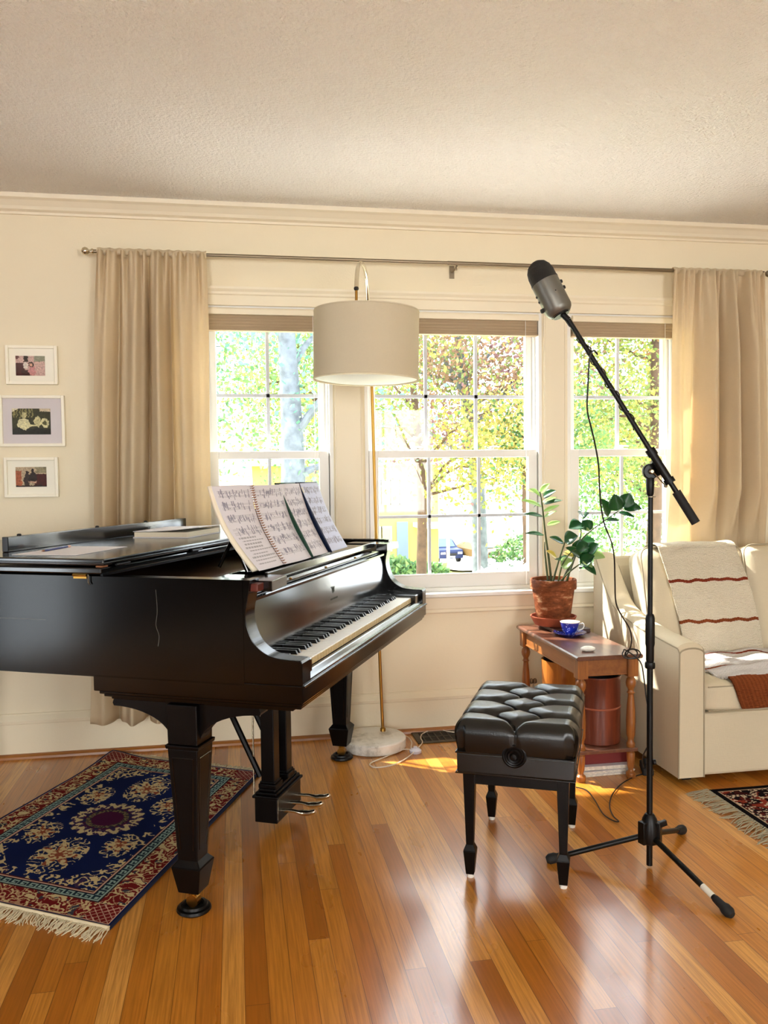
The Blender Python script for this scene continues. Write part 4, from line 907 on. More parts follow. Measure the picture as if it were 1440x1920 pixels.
def slab(x0, x1, y0, y1, z0, z1, r=.03, crown=.02, faces='z', bul=.0):
    m = bmesh.new(); bmesh.ops.create_cube(m, size=1)
    bmesh.ops.subdivide_edges(m, edges=m.edges[:], cuts=15, use_grid_fill=True)
    hx_, hy_, hz_ = (x1-x0)/2, (y1-y0)/2, (z1-z0)/2; c = Vector(((x0+x1)/2, (y0+y1)/2, (z0+z1)/2))
    for v in m.verts:
        p = Vector((v.co.x*2, v.co.y*2, v.co.z*2)); q = Vector((p.x*hx_, p.y*hy_, p.z*hz_))
        inn = Vector((max(-hx_+r, min(hx_-r, q.x)), max(-hy_+r, min(hy_-r, q.y)), max(-hz_+r, min(hz_-r, q.z)))); d = q-inn
        if d.length > 1e-6: q = inn+d.normalized()*r
        f1 = (1-abs(p.x)**2.5)*(1-abs(p.y)**2.5) if faces == 'z' else (1-abs(p.x)**2.5)*(1-abs(p.z)**2.5)
        if faces == 'z': q.z += (1 if p.z > 0 else -1)*crown*f1*(abs(p.z) > .9)
        else: q.y += (1 if p.y > 0 else -1)*crown*f1*(abs(p.y) > .9)
        q += Vector((noise.noise(q*5+c), noise.noise(q*5-c), noise.noise(q*5+c*2)))*.006
        v.co = c+q
    return m
def put(bm, name, mat, parent, mtx=None):
    me = bpy.data.meshes.new(name); 
    if mtx is not None: bm.transform(mtx)
    for f_ in bm.faces: f_.smooth = True
    bm.to_mesh(me); bm.free(); me.materials.append(mat); o = bpy.data.objects.new(name, me); COL.objects.link(o); o.parent = parent
    return o
sw = (SWd-.21)/3
sw2 = (SWd-.21-.01)/2
for k in range(2):
    x0 = .108+k*(sw2+.005)
    put(slab(x0, x0+sw2-.005, -.012, .60, .287, .405, .026, .022), 'seat_cushion', M['sofa'], SO)
    MB().tube([(x0+.012, -.012, .300), (x0+sw2-.018, -.012, .300)], .003, 6).build('piping', M['piping'], SO)
    MB().tube([(x0+.012, -.01, .395), (x0+sw2-.018, -.01, .395)], .003, 6).build('piping', M['piping'], SO)
bw3 = .52; BT = Matrix.Translation((0, .50, .405)) @ Matrix.Rotation(radians(-14), 4, 'X')
nb = 0; x0 = .118
while x0 < SWd-.2:
    x1 = min(x0+bw3, SWd-.11)
    if nb == 3: x1 = SWd-.11
    put(slab(x0, x1-.012, -.06, .10, .0, .50, .05, .028, 'y'), 'back_cushion', M['sofa'], SO, BT)
    R = .045; pr = []
    for (cx, cz, a0) in ((x1-.012-R, .50-R, 0), (x0+R, .50-R, 90), (x0+R, R, 180), (x1-.012-R, R, 270)):
        for q in range(5): a = radians(a0+q*22.5); pr.append(BT @ Vector((cx+R*cos(a), -.058, cz+R*sin(a))))
    MB().tube(pr, .0034, 6, True).build('piping', M['piping'], SO)
    nb += 1; x0 = x1
# knitted throw over the first back cushion and across the seat
def stripes(bands, base, seed):
    def f(u_, h):
        for lo_, hi_, c in bands:
            if lo_ < h+.004*sin(u_*30+seed) < hi_: return tuple(q*(.8+.2*(int(u_*70) % 2)) for q in c)
        k = .93+.07*((int(u_*80)+int(h*110)) % 2); return tuple(q*k for q in base)
    return f
CRM = hexc('E9DFC8'); RST = hexc('8A3B26'); RST2 = hexc('8E4A2A'); WHT = hexc('E4DFDC'); BRW = hexc('8C4A28')
TH = thing('throw_blanket', 'cream knitted throw with two rust stripes draped over the back cushion', 'blanket', (0, 0, 0))
def cf(x, z):   # front surface of the tilted back cushions, world y for local x and height along the cushion
    c0 = .118+bw3*floor((x-SXo-.118)/bw3); fx_ = ((x-SXo)-(c0+bw3/2))/(bw3/2)
    return -.06-.028*max(0, 1-abs(fx_)**2.5)*max(0, 1-abs(z/.5*2-1)**2.5)
BTW = Matrix.Translation((SXo, SYo, 0)) @ BT
TLx, TRx, BLx, BRx = 1.905, 2.295, 1.985, 2.375
def thr(u_, h):    # h: 0 at the bottom edge, up the front, over the top and a little down the back
    s_ = h*.66; x = (BLx+(BRx-BLx)*u_)*(1-min(1, h*1.2))+(TLx+(TRx-TLx)*u_)*min(1, h*1.2)
    wav = .006*sin(u_*9+h*5)+.004*sin(u_*21)
    if s_ < .50: lz = .012+s_*.955; ly = -.075-.028*sin(pi*min(1, lz/.5))-.005+wav*.7
    else:
        a = min(pi, (s_-.50)/.16*pi); lz = .49+.035*sin(a); ly = -.01-.075*cos(a)
    return BTW @ Vector((x-SXo, ly, lz+wav*.3))
tb = MB().grid(110, 300, thr, True, stripes([(.205, .228, RST2), (.50, .522, RST)], CRM, 1)).build('knit_panel', M['throw_attr'], TH, solid=.006, sharp=180)
TS = thing('folded_throw', 'pale wavy striped throw with a brown end folded over the sofa seat', 'blanket', (0, 0, 0))
def seat(u_, h):   # h 0 back edge, front edge hangs down
    s_ = h*.67; xw = 1.93+.62*u_+.05*h
    w_ = .007*sin(s_*60+u_*6)+.006*sin(u_*22+s_*9)
    if s_ < .54: y = SYo+.56-s_; z = .432+.012*exp(-((u_-.5)/.3)**2)+w_*.8-.012*(s_/.54)
    else:
        q = s_-.54
        if q < .05: a = q/.05*pi/2; y = SYo+.02-.042*sin(a); z = .385+.043*cos(a)
        else: y = SYo-.024-.004*sin(u_*18); z = .385-(q-.05)
    if h > .93 and False: z -= .01
    return (xw-.10*(1-h)*(1-u_)+.02*sin(s_*9), y, z)
MB().grid(110, 260, seat, True, stripes([(.30, .318, RST), (.55, .568, RST2), (.815, 1.1, BRW)], WHT, 4)).build('knit_panel', M['throw_attr'], TS, solid=.008, sharp=180)
# ------------------------------------------------------------------ arc floor lamp
LX, LY = .605, 3.785
LM = thing('floor_lamp', 'brass arc floor lamp with white drum shade and round marble base', 'lamp', (LX, LY, 0))
lo_ = Vector((LX, LY, 0))
MB().lathe([(.138, 0), (.149, .006), (.15, .045), (.146, .05), (.001, .05)], n=64, cap=False).build('marble_base', M['marble'], LM)
pole = [aty(718, 1374, 3.855)-lo_, aty(712, 1230, 3.85)-lo_, aty(705, 990, 3.85)-lo_, aty(697, 720, 3.84)-lo_, aty(694, 650, 3.83)-lo_]
pole[0].z = .05
arcp = [pole[-1], aty(691, 590, 3.80)-lo_, aty(689, 548, 3.74)-lo_, aty(686, 515, 3.65)-lo_, aty(681, 497, 3.53)-lo_, aty(675, 494, 3.44)-lo_, aty(671, 502, 3.37)-lo_, aty(669, 520, 3.33)-lo_, aty(668, 541, 3.315)-lo_]
MB().tube(spline(pole, 6), .0072, 14).build('pole', M['brass'], LM)
MB().lathe([(.013, 0), (.013, .012), (.008, .018)], pole[0].x, pole[0].y, .05, 16).build('pole_collar', M['brass'], LM)
MB().tube(spline(arcp, 8), [.0072]*24+[.0085]*41, 12).build('arc_arm', M['brightbrass'], LM)
j = arcp[-1]; SHC = aty(668, 700, 3.315)-lo_
MB().lathe([(.004, -.009), (.009, -.005), (.010, 0), (.009, .005), (.004, .009)], j.x, j.y, j.z, 14).build('joint', M['darkleg'], LM)
zt_s = (aty(668, 584, 3.315)-lo_).z; zb_s = (aty(668, 712, 3.315)-lo_).z
MB().tube([(j.x, j.y, j.z-.008), (j.x, j.y, zt_s-.03)], .0055, 12).build('drop_stem', M['brass'], LM)
MB().lathe([(.012, 0), (.012, .006), (.02, .008), (.02, .014), (.006, .016)], j.x, j.y, zt_s-.012, 16).build('cap', M['brass'], LM)
RS = .208; tilt = Matrix.Translation((j.x, j.y, 0)) @ Matrix.Rotation(radians(1.2), 4, 'Y')
MB().lathe([(RS, zb_s), (RS, zt_s), (RS-.004, zt_s), (RS-.004, zb_s), (RS, zb_s)], n=72, mat=tilt, cap=False).build('drum_shade', M['shade'], LM)
MB().lathe([(RS+.001, zb_s-.003), (RS+.0015, zb_s+.004), (RS-.001, zb_s+.006)], n=72, mat=tilt, cap=False).build('shade_trim', M['shade'], LM)
MB().lathe([(RS-.001, zt_s-.004), (RS+.0012, zt_s-.003), (RS, zt_s+.002), (RS-.003, zt_s+.001)], n=72, mat=tilt, cap=False).build('shade_trim', M['shade'], LM)
MB().lathe([(RS-.005, zb_s+.004), (RS-.03, zb_s-.001), (.1, zb_s-.004), (.001, zb_s-.005)], n=64, mat=tilt, cap=False).build('diffuser', M['diffuser'], LM)
m = MB()
for k in range(3): a = k*2*pi/3+.3; m.tube([tilt @ Vector((0, 0, zt_s-.012)), tilt @ Vector(((RS-.004)*cos(a), (RS-.004)*sin(a), zt_s-.004))], .002, 6)
m.build('shade_spider', M['brass'], LM)
cd = [(757, 1378, .012), (766, 1383, .008), (772, 1392, .006), (771, 1402, .008), (776, 1406, .012)]
c1_ = [(754, 1406, .006), (735, 1414, .005), (710, 1424, .005), (696, 1430, .005), (694, 1435, .005), (704, 1439, .005), (725, 1437, .005), (745, 1431, .005), (763, 1421, .005), (776, 1410, .010)]
c2_ = [(784, 1402, .012), (792, 1392, .006), (789, 1384, .006), (792, 1376, .006), (806, 1370, .006), (822, 1368, .006), (838, 1371, .006), (852, 1373, .006)]
MB().tube(spline([atz(*p)-lo_ for p in cd+[(765, 1405, .008)]+c1_], 6), .0028, 6).tube(spline([atz(*p)-lo_ for p in c2_], 6), .0028, 6).build('cord', M['clearcord'], LM)
sw_ = atz(779, 1411, 0)-lo_
MB().lathe([(.026, 0), (.028, .004), (.027, .012), (.018, .02), (.009, .022), (.009, .028), (.001, .029)], sw_.x, sw_.y, 0, 28).build('foot_switch', M['switch'], LM)
# ------------------------------------------------------------------ floor register
vx, vy = .945, 3.865
V = thing('floor_register', 'dark metal floor vent set in the boards by the wall', 'floor vent', (vx+.04, vy, 0))
m = MB(); ring2 = ((-.17, .17, -.085, -.063), (-.17, .17, .063, .085), (-.17, -.14, -.063, .063), (.14, .17, -.063, .063))
for a, b, c, d in ring2: m.box(a, b, c, d, 0, .006)
m.build('frame', M['vent'], V, bevel=.002)
MB().box(-.14, .14, -.063, .063, .0003, .0015).build('duct', M['dark_in'], V)
m = MB()
for k in range(9): x = -.13+k*.0325; m.box(x, x+.005, -.063, .063, .001, .005)
m.box(-.14, .14, -.002, .002, .001, .005); m.build('louvre', M['vent'], V)
# ------------------------------------------------------------------ picture frames
def photo(kind):
    def f(u_, h):
        v_ = 1-h; wx = .05*noise.noise((u_*7, v_*7, kind*3.1))+.03*noise.noise((u_*17, v_*17, kind*5.1)); u_ += wx; v_ += .05*noise.noise((u_*6, v_*6, 9+kind*2.7))+.03*noise.noise((u_*19, v_*19, 4.4+kind))
        c = g_(u_, v_); k = 1+.5*noise.noise((u_*22, v_*16, kind*7.7)); return tuple(min(1, q*k) for q in c)
    def g_(u_, v_):
        if kind == 0:
            c = hexc('C9A79C')
            if v_ < .3 and u_ > .62: c = hexc('8E9078')
            if u_ < .3 and v_ > .35: c = hexc('4A1A16')
            if .12 > u_ and v_ < .14: c = hexc('5A2A20')
            if .28 < u_ < .42 and v_ < .3: c = hexc('2A2018')
            if .2 < u_ < .62 and v_ > .72: c = hexc('3A1A14')
            if ((u_-.33)/.09)**2+((v_-.48)/.16)**2 < 1: c = hexc('D9CFC4')
            if ((u_-.55)/.12)**2+((v_-.75)/.3)**2 < 1: c = hexc('C88A86')
            if ((u_-.53)/.09)**2+((v_-.42)/.13)**2 < 1: c = hexc('2A1712')
            if ((u_-.52)/.045)**2+((v_-.45)/.08)**2 < 1: c = hexc('C99A80')
            return c
        if kind == 1:
            c = hexc('3B3A22')
            if u_ < .55 and v_ < .35 and int(u_*26) % 2: c = hexc('8A8455')
            if v_ > .78: c = hexc('22221A')
            if ((u_-.3)/.17)**2+((v_-.6)/.22)**2 < 1: c = hexc('DDD6A8')
            if ((u_-.31)/.07)**2+((v_-.25)/.12)**2 < 1: c = hexc('C9C08C')
            if abs(v_-(.62+.25*(u_-.4))) < .05 and .4 < u_ < .7: c = hexc('CFC797')
            if ((u_-.66)/.09)**2+((v_-.5)/.2)**2 < 1: c = hexc('CFC795')
            if ((u_-.85)/.1)**2+((v_-.56)/.17)**2 < 1: c = hexc('D4CC9C')
            if ((u_-.85)/.04)**2+((v_-.56)/.08)**2 < 1: c = hexc('5A5630')
            if u_+v_ < .14: c = hexc('E0D8B8')
            if u_ > .72 and v_ < .12: c = hexc('D8C7A8')
            return c
        c = hexc('B9A486')
        if u_ < .2 and v_ > .2: c = hexc('A65C3C')
        if u_ > .58 and v_ > .35: c = hexc('4A1512')
        if ((u_-.36)/.1)**2+((v_-.68)/.35)**2 < 1: c = hexc('3A2C28')
        if ((u_-.55)/.13)**2+((v_-.5)/.3)**2 < 1: c = hexc('2E2420')
        if ((u_-.37)/.055)**2+((v_-.27)/.1)**2 < 1: c = hexc('241510')
        if ((u_-.55)/.06)**2+((v_-.17)/.1)**2 < 1: c = hexc('241510')
        if abs(v_-.75) < .04 and .4 < u_ < .68: c = hexc('C9A084')
        if u_ > .65 and v_ < .3: c = hexc('8E8466')
        if v_ > .92: c = hexc('2A1A14')
        return c
    return f
for k, (x0, x1, z0, z1, px0, px1, pz0, pz1, lb, mm) in enumerate(((-.985, -.768, 1.671, 1.842, -.945, -.822, 1.710, 1.797, 'small white frame with a pink and brown photo, topmost of three', 'mat'), (-1.018, -.744, 1.397, 1.623, -.967, -.805, 1.450, 1.565, 'larger white frame with a sepia photo, middle of three', 'matgrey'), (-1.005, -.778, 1.172, 1.349, -.959, -.829, 1.218, 1.306, 'small white frame with a dark red photo, lowest of three', 'mat'))):
    cx, cz = (x0+x1)/2, (z0+z1)/2
    pf_ = thing('picture_frame', lb, 'picture', (cx, W, cz), 0, 'picture frames on the wall')
    m = MB(); ring(m, x0-cx, x1-cx, z0-cz, z1-cz, -.026, -.003, .013, .013, .013, .013); m.build('frame', M['frame'], pf_, bevel=.0015)
    MB().box(x0-cx+.012, x1-cx-.012, -.012, -.004, z0-cz+.012, z1-cz-.012).build('mat_board', M[mm], pf_)
    MB().grid(72, 50, lambda u_, h: (px0-cx+(px1-px0)*u_, -.0125, pz0-cz+(pz1-pz0)*h), False, photo(k)).build('photograph', M['photo_attr'], pf_)
    MB().box(x0-cx+.012, x1-cx-.012, -.0165, -.0155, z0-cz+.012, z1-cz-.012).build('pane', M['glass'], pf_)
# ------------------------------------------------------------------ rugs
NAVY = hexc('0F1B46'); RED = hexc('6E1A1C'); CREAMR = hexc('CDB887'); TEAL = hexc('2B4A50'); PINK = hexc('C9A08A'); PLUM = hexc('4A1638'); RUST = hexc('8C4A34'); SLATE = hexc('5B6662')
def nz(x, y, s_, o=0): return noise.noise((x*s_, y*s_, o))
def flower(x, y, R, petals=8, rot=0):
    r = math.hypot(x, y); a = atan2(y, x)+rot
    if r > R: return None
    pr = R*(.72+.28*cos(petals*a))
    if r < R*.18: return RUST
    if r < R*.36: return CREAMR if cos(petals*a) > -.2 else RUST
    if r < pr: return CREAMR if (nz(x, y, 60) > -.12) else RUST
    return None
def rug_pat(L, Wd):
    def f(u_, v_):
        s_ = u_*L; t_ = v_*Wd; e = min(s_, L-s_, t_, Wd-t_)
        nx = s_+.004*nz(s_, t_, 40, 1); ny = t_+.004*nz(s_, t_, 40, 5)
        if e < .008: return NAVY
        if e < .012: return PINK
        if e < .098:
            if min(s_, L-s_) < .1 and min(t_, Wd-t_) < .1:
                if abs(((s_+t_)*42) % 1-.5) > .43 or abs(((s_-t_)*42) % 1-.5) > .43: return PINK
                return RED
            q = nz(s_, t_, 26, 2)+.5*nz(s_, t_, 55, 3); q2 = nz(s_, t_, 30, 9)
            if abs(q) < .10 or q > .42: return CREAMR
            if abs(q2) < .05: return hexc('B48A6A')
            if q2 > .38: return hexc('3B3A44')
            return RED
        if e < .104: return hexc('2A2026')
        if e < .134:   # greek key
            along = s_ if min(t_, Wd-t_) < min(s_, L-s_) else t_
            k = (along % .034)/.034; q = (e-.104)/.03
            g = (abs(q-.15) < .1) or (k < .14) or (abs(q-.85) < .1 and k < .7) or (abs(k-.66) < .08 and q > .4) or (abs(q-.45) < .09 and .34 < k < .7)
            return hexc('8FA79C') if g else hexc('1B2C38')
        if e < .140: return hexc('141A2A')
        if e < .147: return PINK
        if e < .151: return hexc('4A1E20')
        cx, cy = s_-L/2, t_-Wd/2; r = math.hypot(cx, cy*1.0)
        if r < .062: return PLUM
        if r < .082: return hexc('7A6B4A') if nz(s_, t_, 110, 2) > 0 else hexc('3A3038')
        if r < .094: return PLUM if nz(s_, t_, 60, 4) > .0 else hexc('2A2444')
        if r < .142:
            a = atan2(cy, cx); w_ = .118+.016*sin(a*18)
            if abs(r-w_) < .017 and nz(s_, t_, 70, 6) > -.25: return CREAMR
            return hexc('3C2A4A') if r < .135 else NAVY
        for (fx_, fy_, R_, rot) in ((.30, 0, .085, .2), (-.30, 0, .085, .5), (.175, .165, .058, 0), (-.175, .165, .058, .3), (.175, -.165, .058, .6), (-.175, -.165, .058, .1)):
            dx, dy = cx-fx_*L/1.24, cy-fy_*Wd/.8
            c = flower(dx, dy, R_, 7, rot)
            if c: return c
            if math.hypot(dx/1.5, dy) < R_*1.05 and abs(nz(s_, t_, 48, 8)) < .11: return CREAMR
        ec = e-.151; corner = min(s_, L-s_)+min(t_, Wd-t_)
        if ec < .05 and nz(s_, t_, 30, 7) > .05 and abs(nz(s_, t_, 42, 11)) < .17: return CREAMR
        if corner < .48:
            q = nz(s_, t_, 34, 12)
            if abs(q) < .09 or q > .45: return CREAMR
            if nz(s_, t_, 25, 13) > .3: return hexc('3A2A48')
        k = 1+.25*nz(s_, t_, 7, 3); return tuple(c*k for c in NAVY)
    return f
c00, c10, c11, c01 = Vector((-.367, 2.382)), Vector((.079, 3.535)), Vector((-.567, 3.905)), Vector((-1.075, 2.80))
def bil(u_, v_): return (c00*(1-u_)+c10*u_)*(1-v_)+(c01*(1-u_)+c11*u_)*v_
RG = thing('oriental_rug', 'navy and red oriental rug with cream fringe under the piano', 'rug', (0, 0, 0))
def rfn(u_, v_):
    p = bil(u_, v_); cu = .018*exp(-(((1-u_)/.12)**2+((1-v_)/.15)**2)); return (p.x, p.y, .0105+cu+.0008*nz(p.x, p.y, 9))
MB().grid(400, 260, rfn, True, rug_pat(1.24, .8)).build('rug_pile', M['rug_attr'], RG, sharp=180)
m = MB(); edge = [rfn(q/40, 0) for q in range(41)]+[rfn(1, q/30) for q in range(31)]+[rfn(1-q/40, 1) for q in range(41)]+[rfn(0, 1-q/30) for q in range(31)]
o_ = []
for p in edge: o_ += [p, (p[0], p[1], .0005)]
n_ = len(edge); m.add(o_, [(2*i, 2*i+1, 2*((i+1) % n_)+1, 2*((i+1) % n_)) for i in range(n_)]); m.tube([(p[0], p[1], p[2]-.004) for p in edge[:41]], .0055, 6); m.build('rug_edge', M['rug_back'], RG)
def fringe(u0, dirv, parent, n_, ln, mat, seed, p0=None, p1=None, wob=.3):
    rr = random.Random(seed); m = MB(); d = Vector(dirv).normalized(); s_ = Vector((d.y, -d.x))
    for k in range(n_):
        q = (k+rr.uniform(-.4, .4))/n_; p = p0+(p1-p0)*max(0, min(1, q)); l = ln*rr.uniform(.75, 1.15); a = rr.uniform(-wob, wob)+.25*sin(q*17)
        e = d*cos(a)+s_*sin(a); z = rr.uniform(.003, .007)
        pts = spline([(p.x, p.y, .009), (p.x+e.x*l*.35, p.y+e.y*l*.35, z+.004), (p.x+e.x*l*.7+s_.x*rr.uniform(-.008, .008), p.y+e.y*l*.7+s_.y*rr.uniform(-.008, .008), z), (p.x+e.x*l+s_.x*rr.uniform(-.012, .012), p.y+e.y*l+s_.y*rr.uniform(-.012, .012), .0022)], 3)
        m.tube(pts, [.0016]*(len(pts)-1)+[.0011], 4)
    o = m.build('fringe', M[mat], parent); o['kind'] = 'stuff'; return o
dn = (c00-c10).normalized()
fringe(0, dn, RG, 230, .062, 'fringe', 2, c00, c01)
fringe(0, -dn, RG, 230, .05, 'fringe', 3, c10, c11)
MB().tube([(c00.x+dn.x*.004, c00.y+dn.y*.004, .008), (c01.x+dn.x*.004, c01.y+dn.y*.004, .008)], .007, 6).build('fringe_band', M['fringe'], RG)
R2 = thing('sofa_rug', 'dark red patterned rug with grey fringe in front of the sofa', 'rug', (0, 0, 0))
def pat2(u_, v_):
    s_ = u_*2.2; t_ = v_*1.35; e = min(s_, 2.2-s_, t_, 1.35-t_)
    if e < .022: return hexc('0D0B10')
    if e < .028: return hexc('B09A80')
    q = nz(s_, t_, 26, 21)+.5*nz(s_, t_, 60, 22)
    if abs(q) < .075: return hexc('C9B79E')
    if nz(s_, t_, 19, 24) > .25: return hexc('8A3528')
    if nz(s_, t_, 33, 25) > .2: return hexc('5A1F1C')
    return hexc('160F16') if q < .2 else hexc('3A1416')
MB().grid(360, 220, lambda u_, v_: (1.80+2.2*u_, 2.955-1.35*v_+.02*(1-u_), .0085), True, pat2).build('rug_pile', M['rug_attr'], R2)
MB().box(1.80, 4.0, 1.605, 2.955, .0005, .0075).build('rug_edge', M['rug_back'], R2)
fringe(0, (-1, -.25), R2, 260, .095, 'fringe2', 6, Vector((1.80, 2.985)), Vector((1.80, 1.605)), .35)
# ------------------------------------------------------------------ outside
M['lawn'] = plain('lawn', 'D2D4A0', .95, nscale=1.2, namt=.35)
M['road'] = plain('driveway', 'D9D2C6', .9, nscale=.6)
M['leafattr'] = attr_mat('tree_leaves', .6, .3, trans=.4)
M['bark'] = plain('bark', '4E3A2C', .9, nscale=8, namt=.35, bump=.6, bscale=20)
M['barkgrey'] = plain('grey_bark', '565C64', .9, nscale=8, namt=.35)
M['siding'] = plain('yellow_siding', 'B79A55', .8)
M['brickr'] = plain('pale_brick', 'C9A493', .9, nscale=14, namt=.3)
M['roof'] = plain('roof_shingle', '8B8078', .9, nscale=12, namt=.2)
M['winglass'] = plain('house_glass', 'B9A66E', .2)
M['whitetrim'] = plain('house_trim', 'F0EBDD', .7)
M['bluepaint'] = plain('shutter_blue', '5E6E8A', .6)
def gz(x, y): return -1.1-max(0, y-8)*.085 if y < 75 else -6.8
struct(MB().grid(40, 60, lambda a, b: (-60+130*a, W+.4+110*b, gz(-60+130*a, W+.4+110*b)+.15*noise.noise((a*20, b*20, 0)))).build('terrain_1', M['lawn']))
M['bounce'] = plain('bounce_slab', 'F2F0E8', .9, nscale=3, namt=.04)  # unseen bright slab added outside to bounce light up to the ceiling
struct(MB().box(-9, 14, W+.3, W+4.2, -1.3, -.9).build('terrain_2', M['bounce']))
dv = MB().grid(6, 30, lambda a, b: (12.0+14*a+.05*b, 44+34*b, gz(0, 44+34*b)+.17)).build('driveway', M['road']); tag(dv, 'pale driveway with two parked cars', 'driveway')
def tree(x, y, h, crown, pal, n, ls, seed, label, trunk=.18, mat='bark', lean=0, group=None, cz=.62, branches=9, spread=1.0):
    rr = random.Random(seed); z0 = gz(x, y)
    t_ = thing('tree', label, 'tree', (x, y, z0), 0, group)
    top = Vector((lean, 0, h*.8)); tp = spline([(0, 0, -.2), (lean*.3+.1, 0, h*.3), (lean*.7, 0, h*.55), tuple(top)], 5); n_ = len(tp)
    m = MB().tube(tp, [trunk*(1-.8*i/(n_-1)) for i in range(n_)], 10); cl = []
    for k in range(branches):
        q = rr.uniform(.35, .95); b0_ = tp[int(q*(n_-1))]; a = rr.uniform(0, 2*pi); l = crown[0]*rr.uniform(.5, .95)*spread
        e = b0_+Vector((cos(a)*l, sin(a)*l*.8, l*rr.uniform(.1, .6))); mdp = (b0_+e)/2+Vector((0, 0, rr.uniform(-.1, .3)*l))
        m.tube(spline([b0_, mdp, e], 4), [trunk*.3, trunk*.27, trunk*.24, trunk*.2, trunk*.17, trunk*.14, trunk*.1, trunk*.07, trunk*.04], 6); cl.append(e); cl.append(mdp)
    m.build('trunk', M[mat], t_)
    for k in range(14): u_ = Vector((rr.gauss(0, 1), rr.gauss(0, 1), rr.gauss(0, 1))).normalized()*rr.random()**.4; cl.append(Vector((lean+u_.x*crown[0], u_.y*crown[0]*.8, h*cz+u_.z*crown[1])))
    vs = []; fs = []; cs = []
    n = int(n*2.2); ls *= .55
    for k in range(n):
        c = rr.choice(cl); s_ = crown[0]*.26
        p = c+Vector((rr.gauss(0, s_), rr.gauss(0, s_), rr.gauss(0, s_*.7)))
        a = Vector((rr.gauss(0, 1), rr.gauss(0, 1), rr.gauss(0, 1))).normalized(); b = a.orthogonal().normalized(); b = (b*cos(k)+a.cross(b)*sin(k)); l = ls*rr.uniform(.6, 1.3)
        o = len(vs); vs += [p, p+a*l*.5+b*l*.3, p+a*l, p+a*l*.5-b*l*.3]; fs.append((o, o+1, o+2, o+3))
        pc = pal[min(len(pal)-1, int(((noise.noise(c*.35+Vector((seed, 0, 0)))+.5)*.7+rr.random()*.3)*len(pal)) if True else 0)] if len(pal) > 1 else pal[0]
        j_ = rr.uniform(.75, 1.2); cs.append(tuple(min(1, q*j_) for q in pc))
    m = MB(); m.v = [tuple(v_) for v_ in vs]; m.f = fs; m.sm = [False]*len(fs); m.c = cs
    m.build('foliage', M['leafattr'], t_); return t_
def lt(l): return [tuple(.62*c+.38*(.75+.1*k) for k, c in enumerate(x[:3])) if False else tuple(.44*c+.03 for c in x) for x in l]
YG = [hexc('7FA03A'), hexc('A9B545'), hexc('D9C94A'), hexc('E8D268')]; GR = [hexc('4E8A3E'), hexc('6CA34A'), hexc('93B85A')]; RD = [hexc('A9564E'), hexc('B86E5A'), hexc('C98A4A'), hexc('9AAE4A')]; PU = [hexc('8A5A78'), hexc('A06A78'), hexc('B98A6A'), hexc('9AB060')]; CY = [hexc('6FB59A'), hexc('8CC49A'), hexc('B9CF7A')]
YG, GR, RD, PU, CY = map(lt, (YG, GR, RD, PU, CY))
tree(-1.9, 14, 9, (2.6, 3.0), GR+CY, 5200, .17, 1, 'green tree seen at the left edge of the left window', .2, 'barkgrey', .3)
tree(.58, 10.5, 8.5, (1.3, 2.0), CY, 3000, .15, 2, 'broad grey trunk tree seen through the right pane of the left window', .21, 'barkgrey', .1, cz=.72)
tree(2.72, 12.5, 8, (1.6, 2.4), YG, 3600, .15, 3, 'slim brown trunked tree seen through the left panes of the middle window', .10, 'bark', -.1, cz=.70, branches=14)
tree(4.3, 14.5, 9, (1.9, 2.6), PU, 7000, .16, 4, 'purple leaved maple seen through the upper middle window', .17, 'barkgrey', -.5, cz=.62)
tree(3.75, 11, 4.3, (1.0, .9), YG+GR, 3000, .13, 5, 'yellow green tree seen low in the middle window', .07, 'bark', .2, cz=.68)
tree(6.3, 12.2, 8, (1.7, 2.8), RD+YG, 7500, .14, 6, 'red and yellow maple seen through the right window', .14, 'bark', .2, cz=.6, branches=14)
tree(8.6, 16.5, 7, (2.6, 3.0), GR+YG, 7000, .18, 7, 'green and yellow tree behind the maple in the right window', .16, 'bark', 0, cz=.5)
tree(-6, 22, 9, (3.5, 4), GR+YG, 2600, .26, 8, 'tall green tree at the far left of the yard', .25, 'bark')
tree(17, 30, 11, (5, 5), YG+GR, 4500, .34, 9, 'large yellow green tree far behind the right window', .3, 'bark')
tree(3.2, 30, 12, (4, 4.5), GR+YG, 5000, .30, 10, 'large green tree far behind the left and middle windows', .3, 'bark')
def bush(x, y, z, r, pal, n, ls, seed, name, label, cat, bm_='bark'):
    rr = random.Random(seed); t_ = thing(name, label, cat, (x, y, z)); vs = []; fs = []; cs = []
    for k in range(n):
        u_ = Vector((rr.gauss(0, 1), rr.gauss(0, 1), abs(rr.gauss(0, .8)))).normalized(); p = Vector((u_.x*r, u_.y*r*.7, u_.z*r*.9+.1))*rr.uniform(.8, 1.05)
        a = Vector((rr.gauss(0, 1), rr.gauss(0, 1), rr.gauss(0, 1))).normalized(); b = a.orthogonal().normalized(); l = ls*rr.uniform(.6, 1.3); o = len(vs)
        vs += [p, p+a*l*.5+b*l*.35, p+a*l, p+a*l*.5-b*l*.35]; fs.append((o, o+1, o+2, o+3)); c = rr.choice(pal); cs.append(c)
    m = MB(); m.v = [tuple(v_) for v_ in vs]; m.f = fs; m.sm = [False]*len(fs); m.c = cs; m.build('foliage', M['leafattr'], t_)
    m = MB()
    for k in range(5): m.tube([(rr.uniform(-.05, .05), 0, -.3), (rr.uniform(-r, r)*.5, rr.uniform(-r, r)*.4, r*.6)], .015, 6)
    m.build('stems', M[bm_], t_); return t_
hy = aty(950, 1072, 6.6)
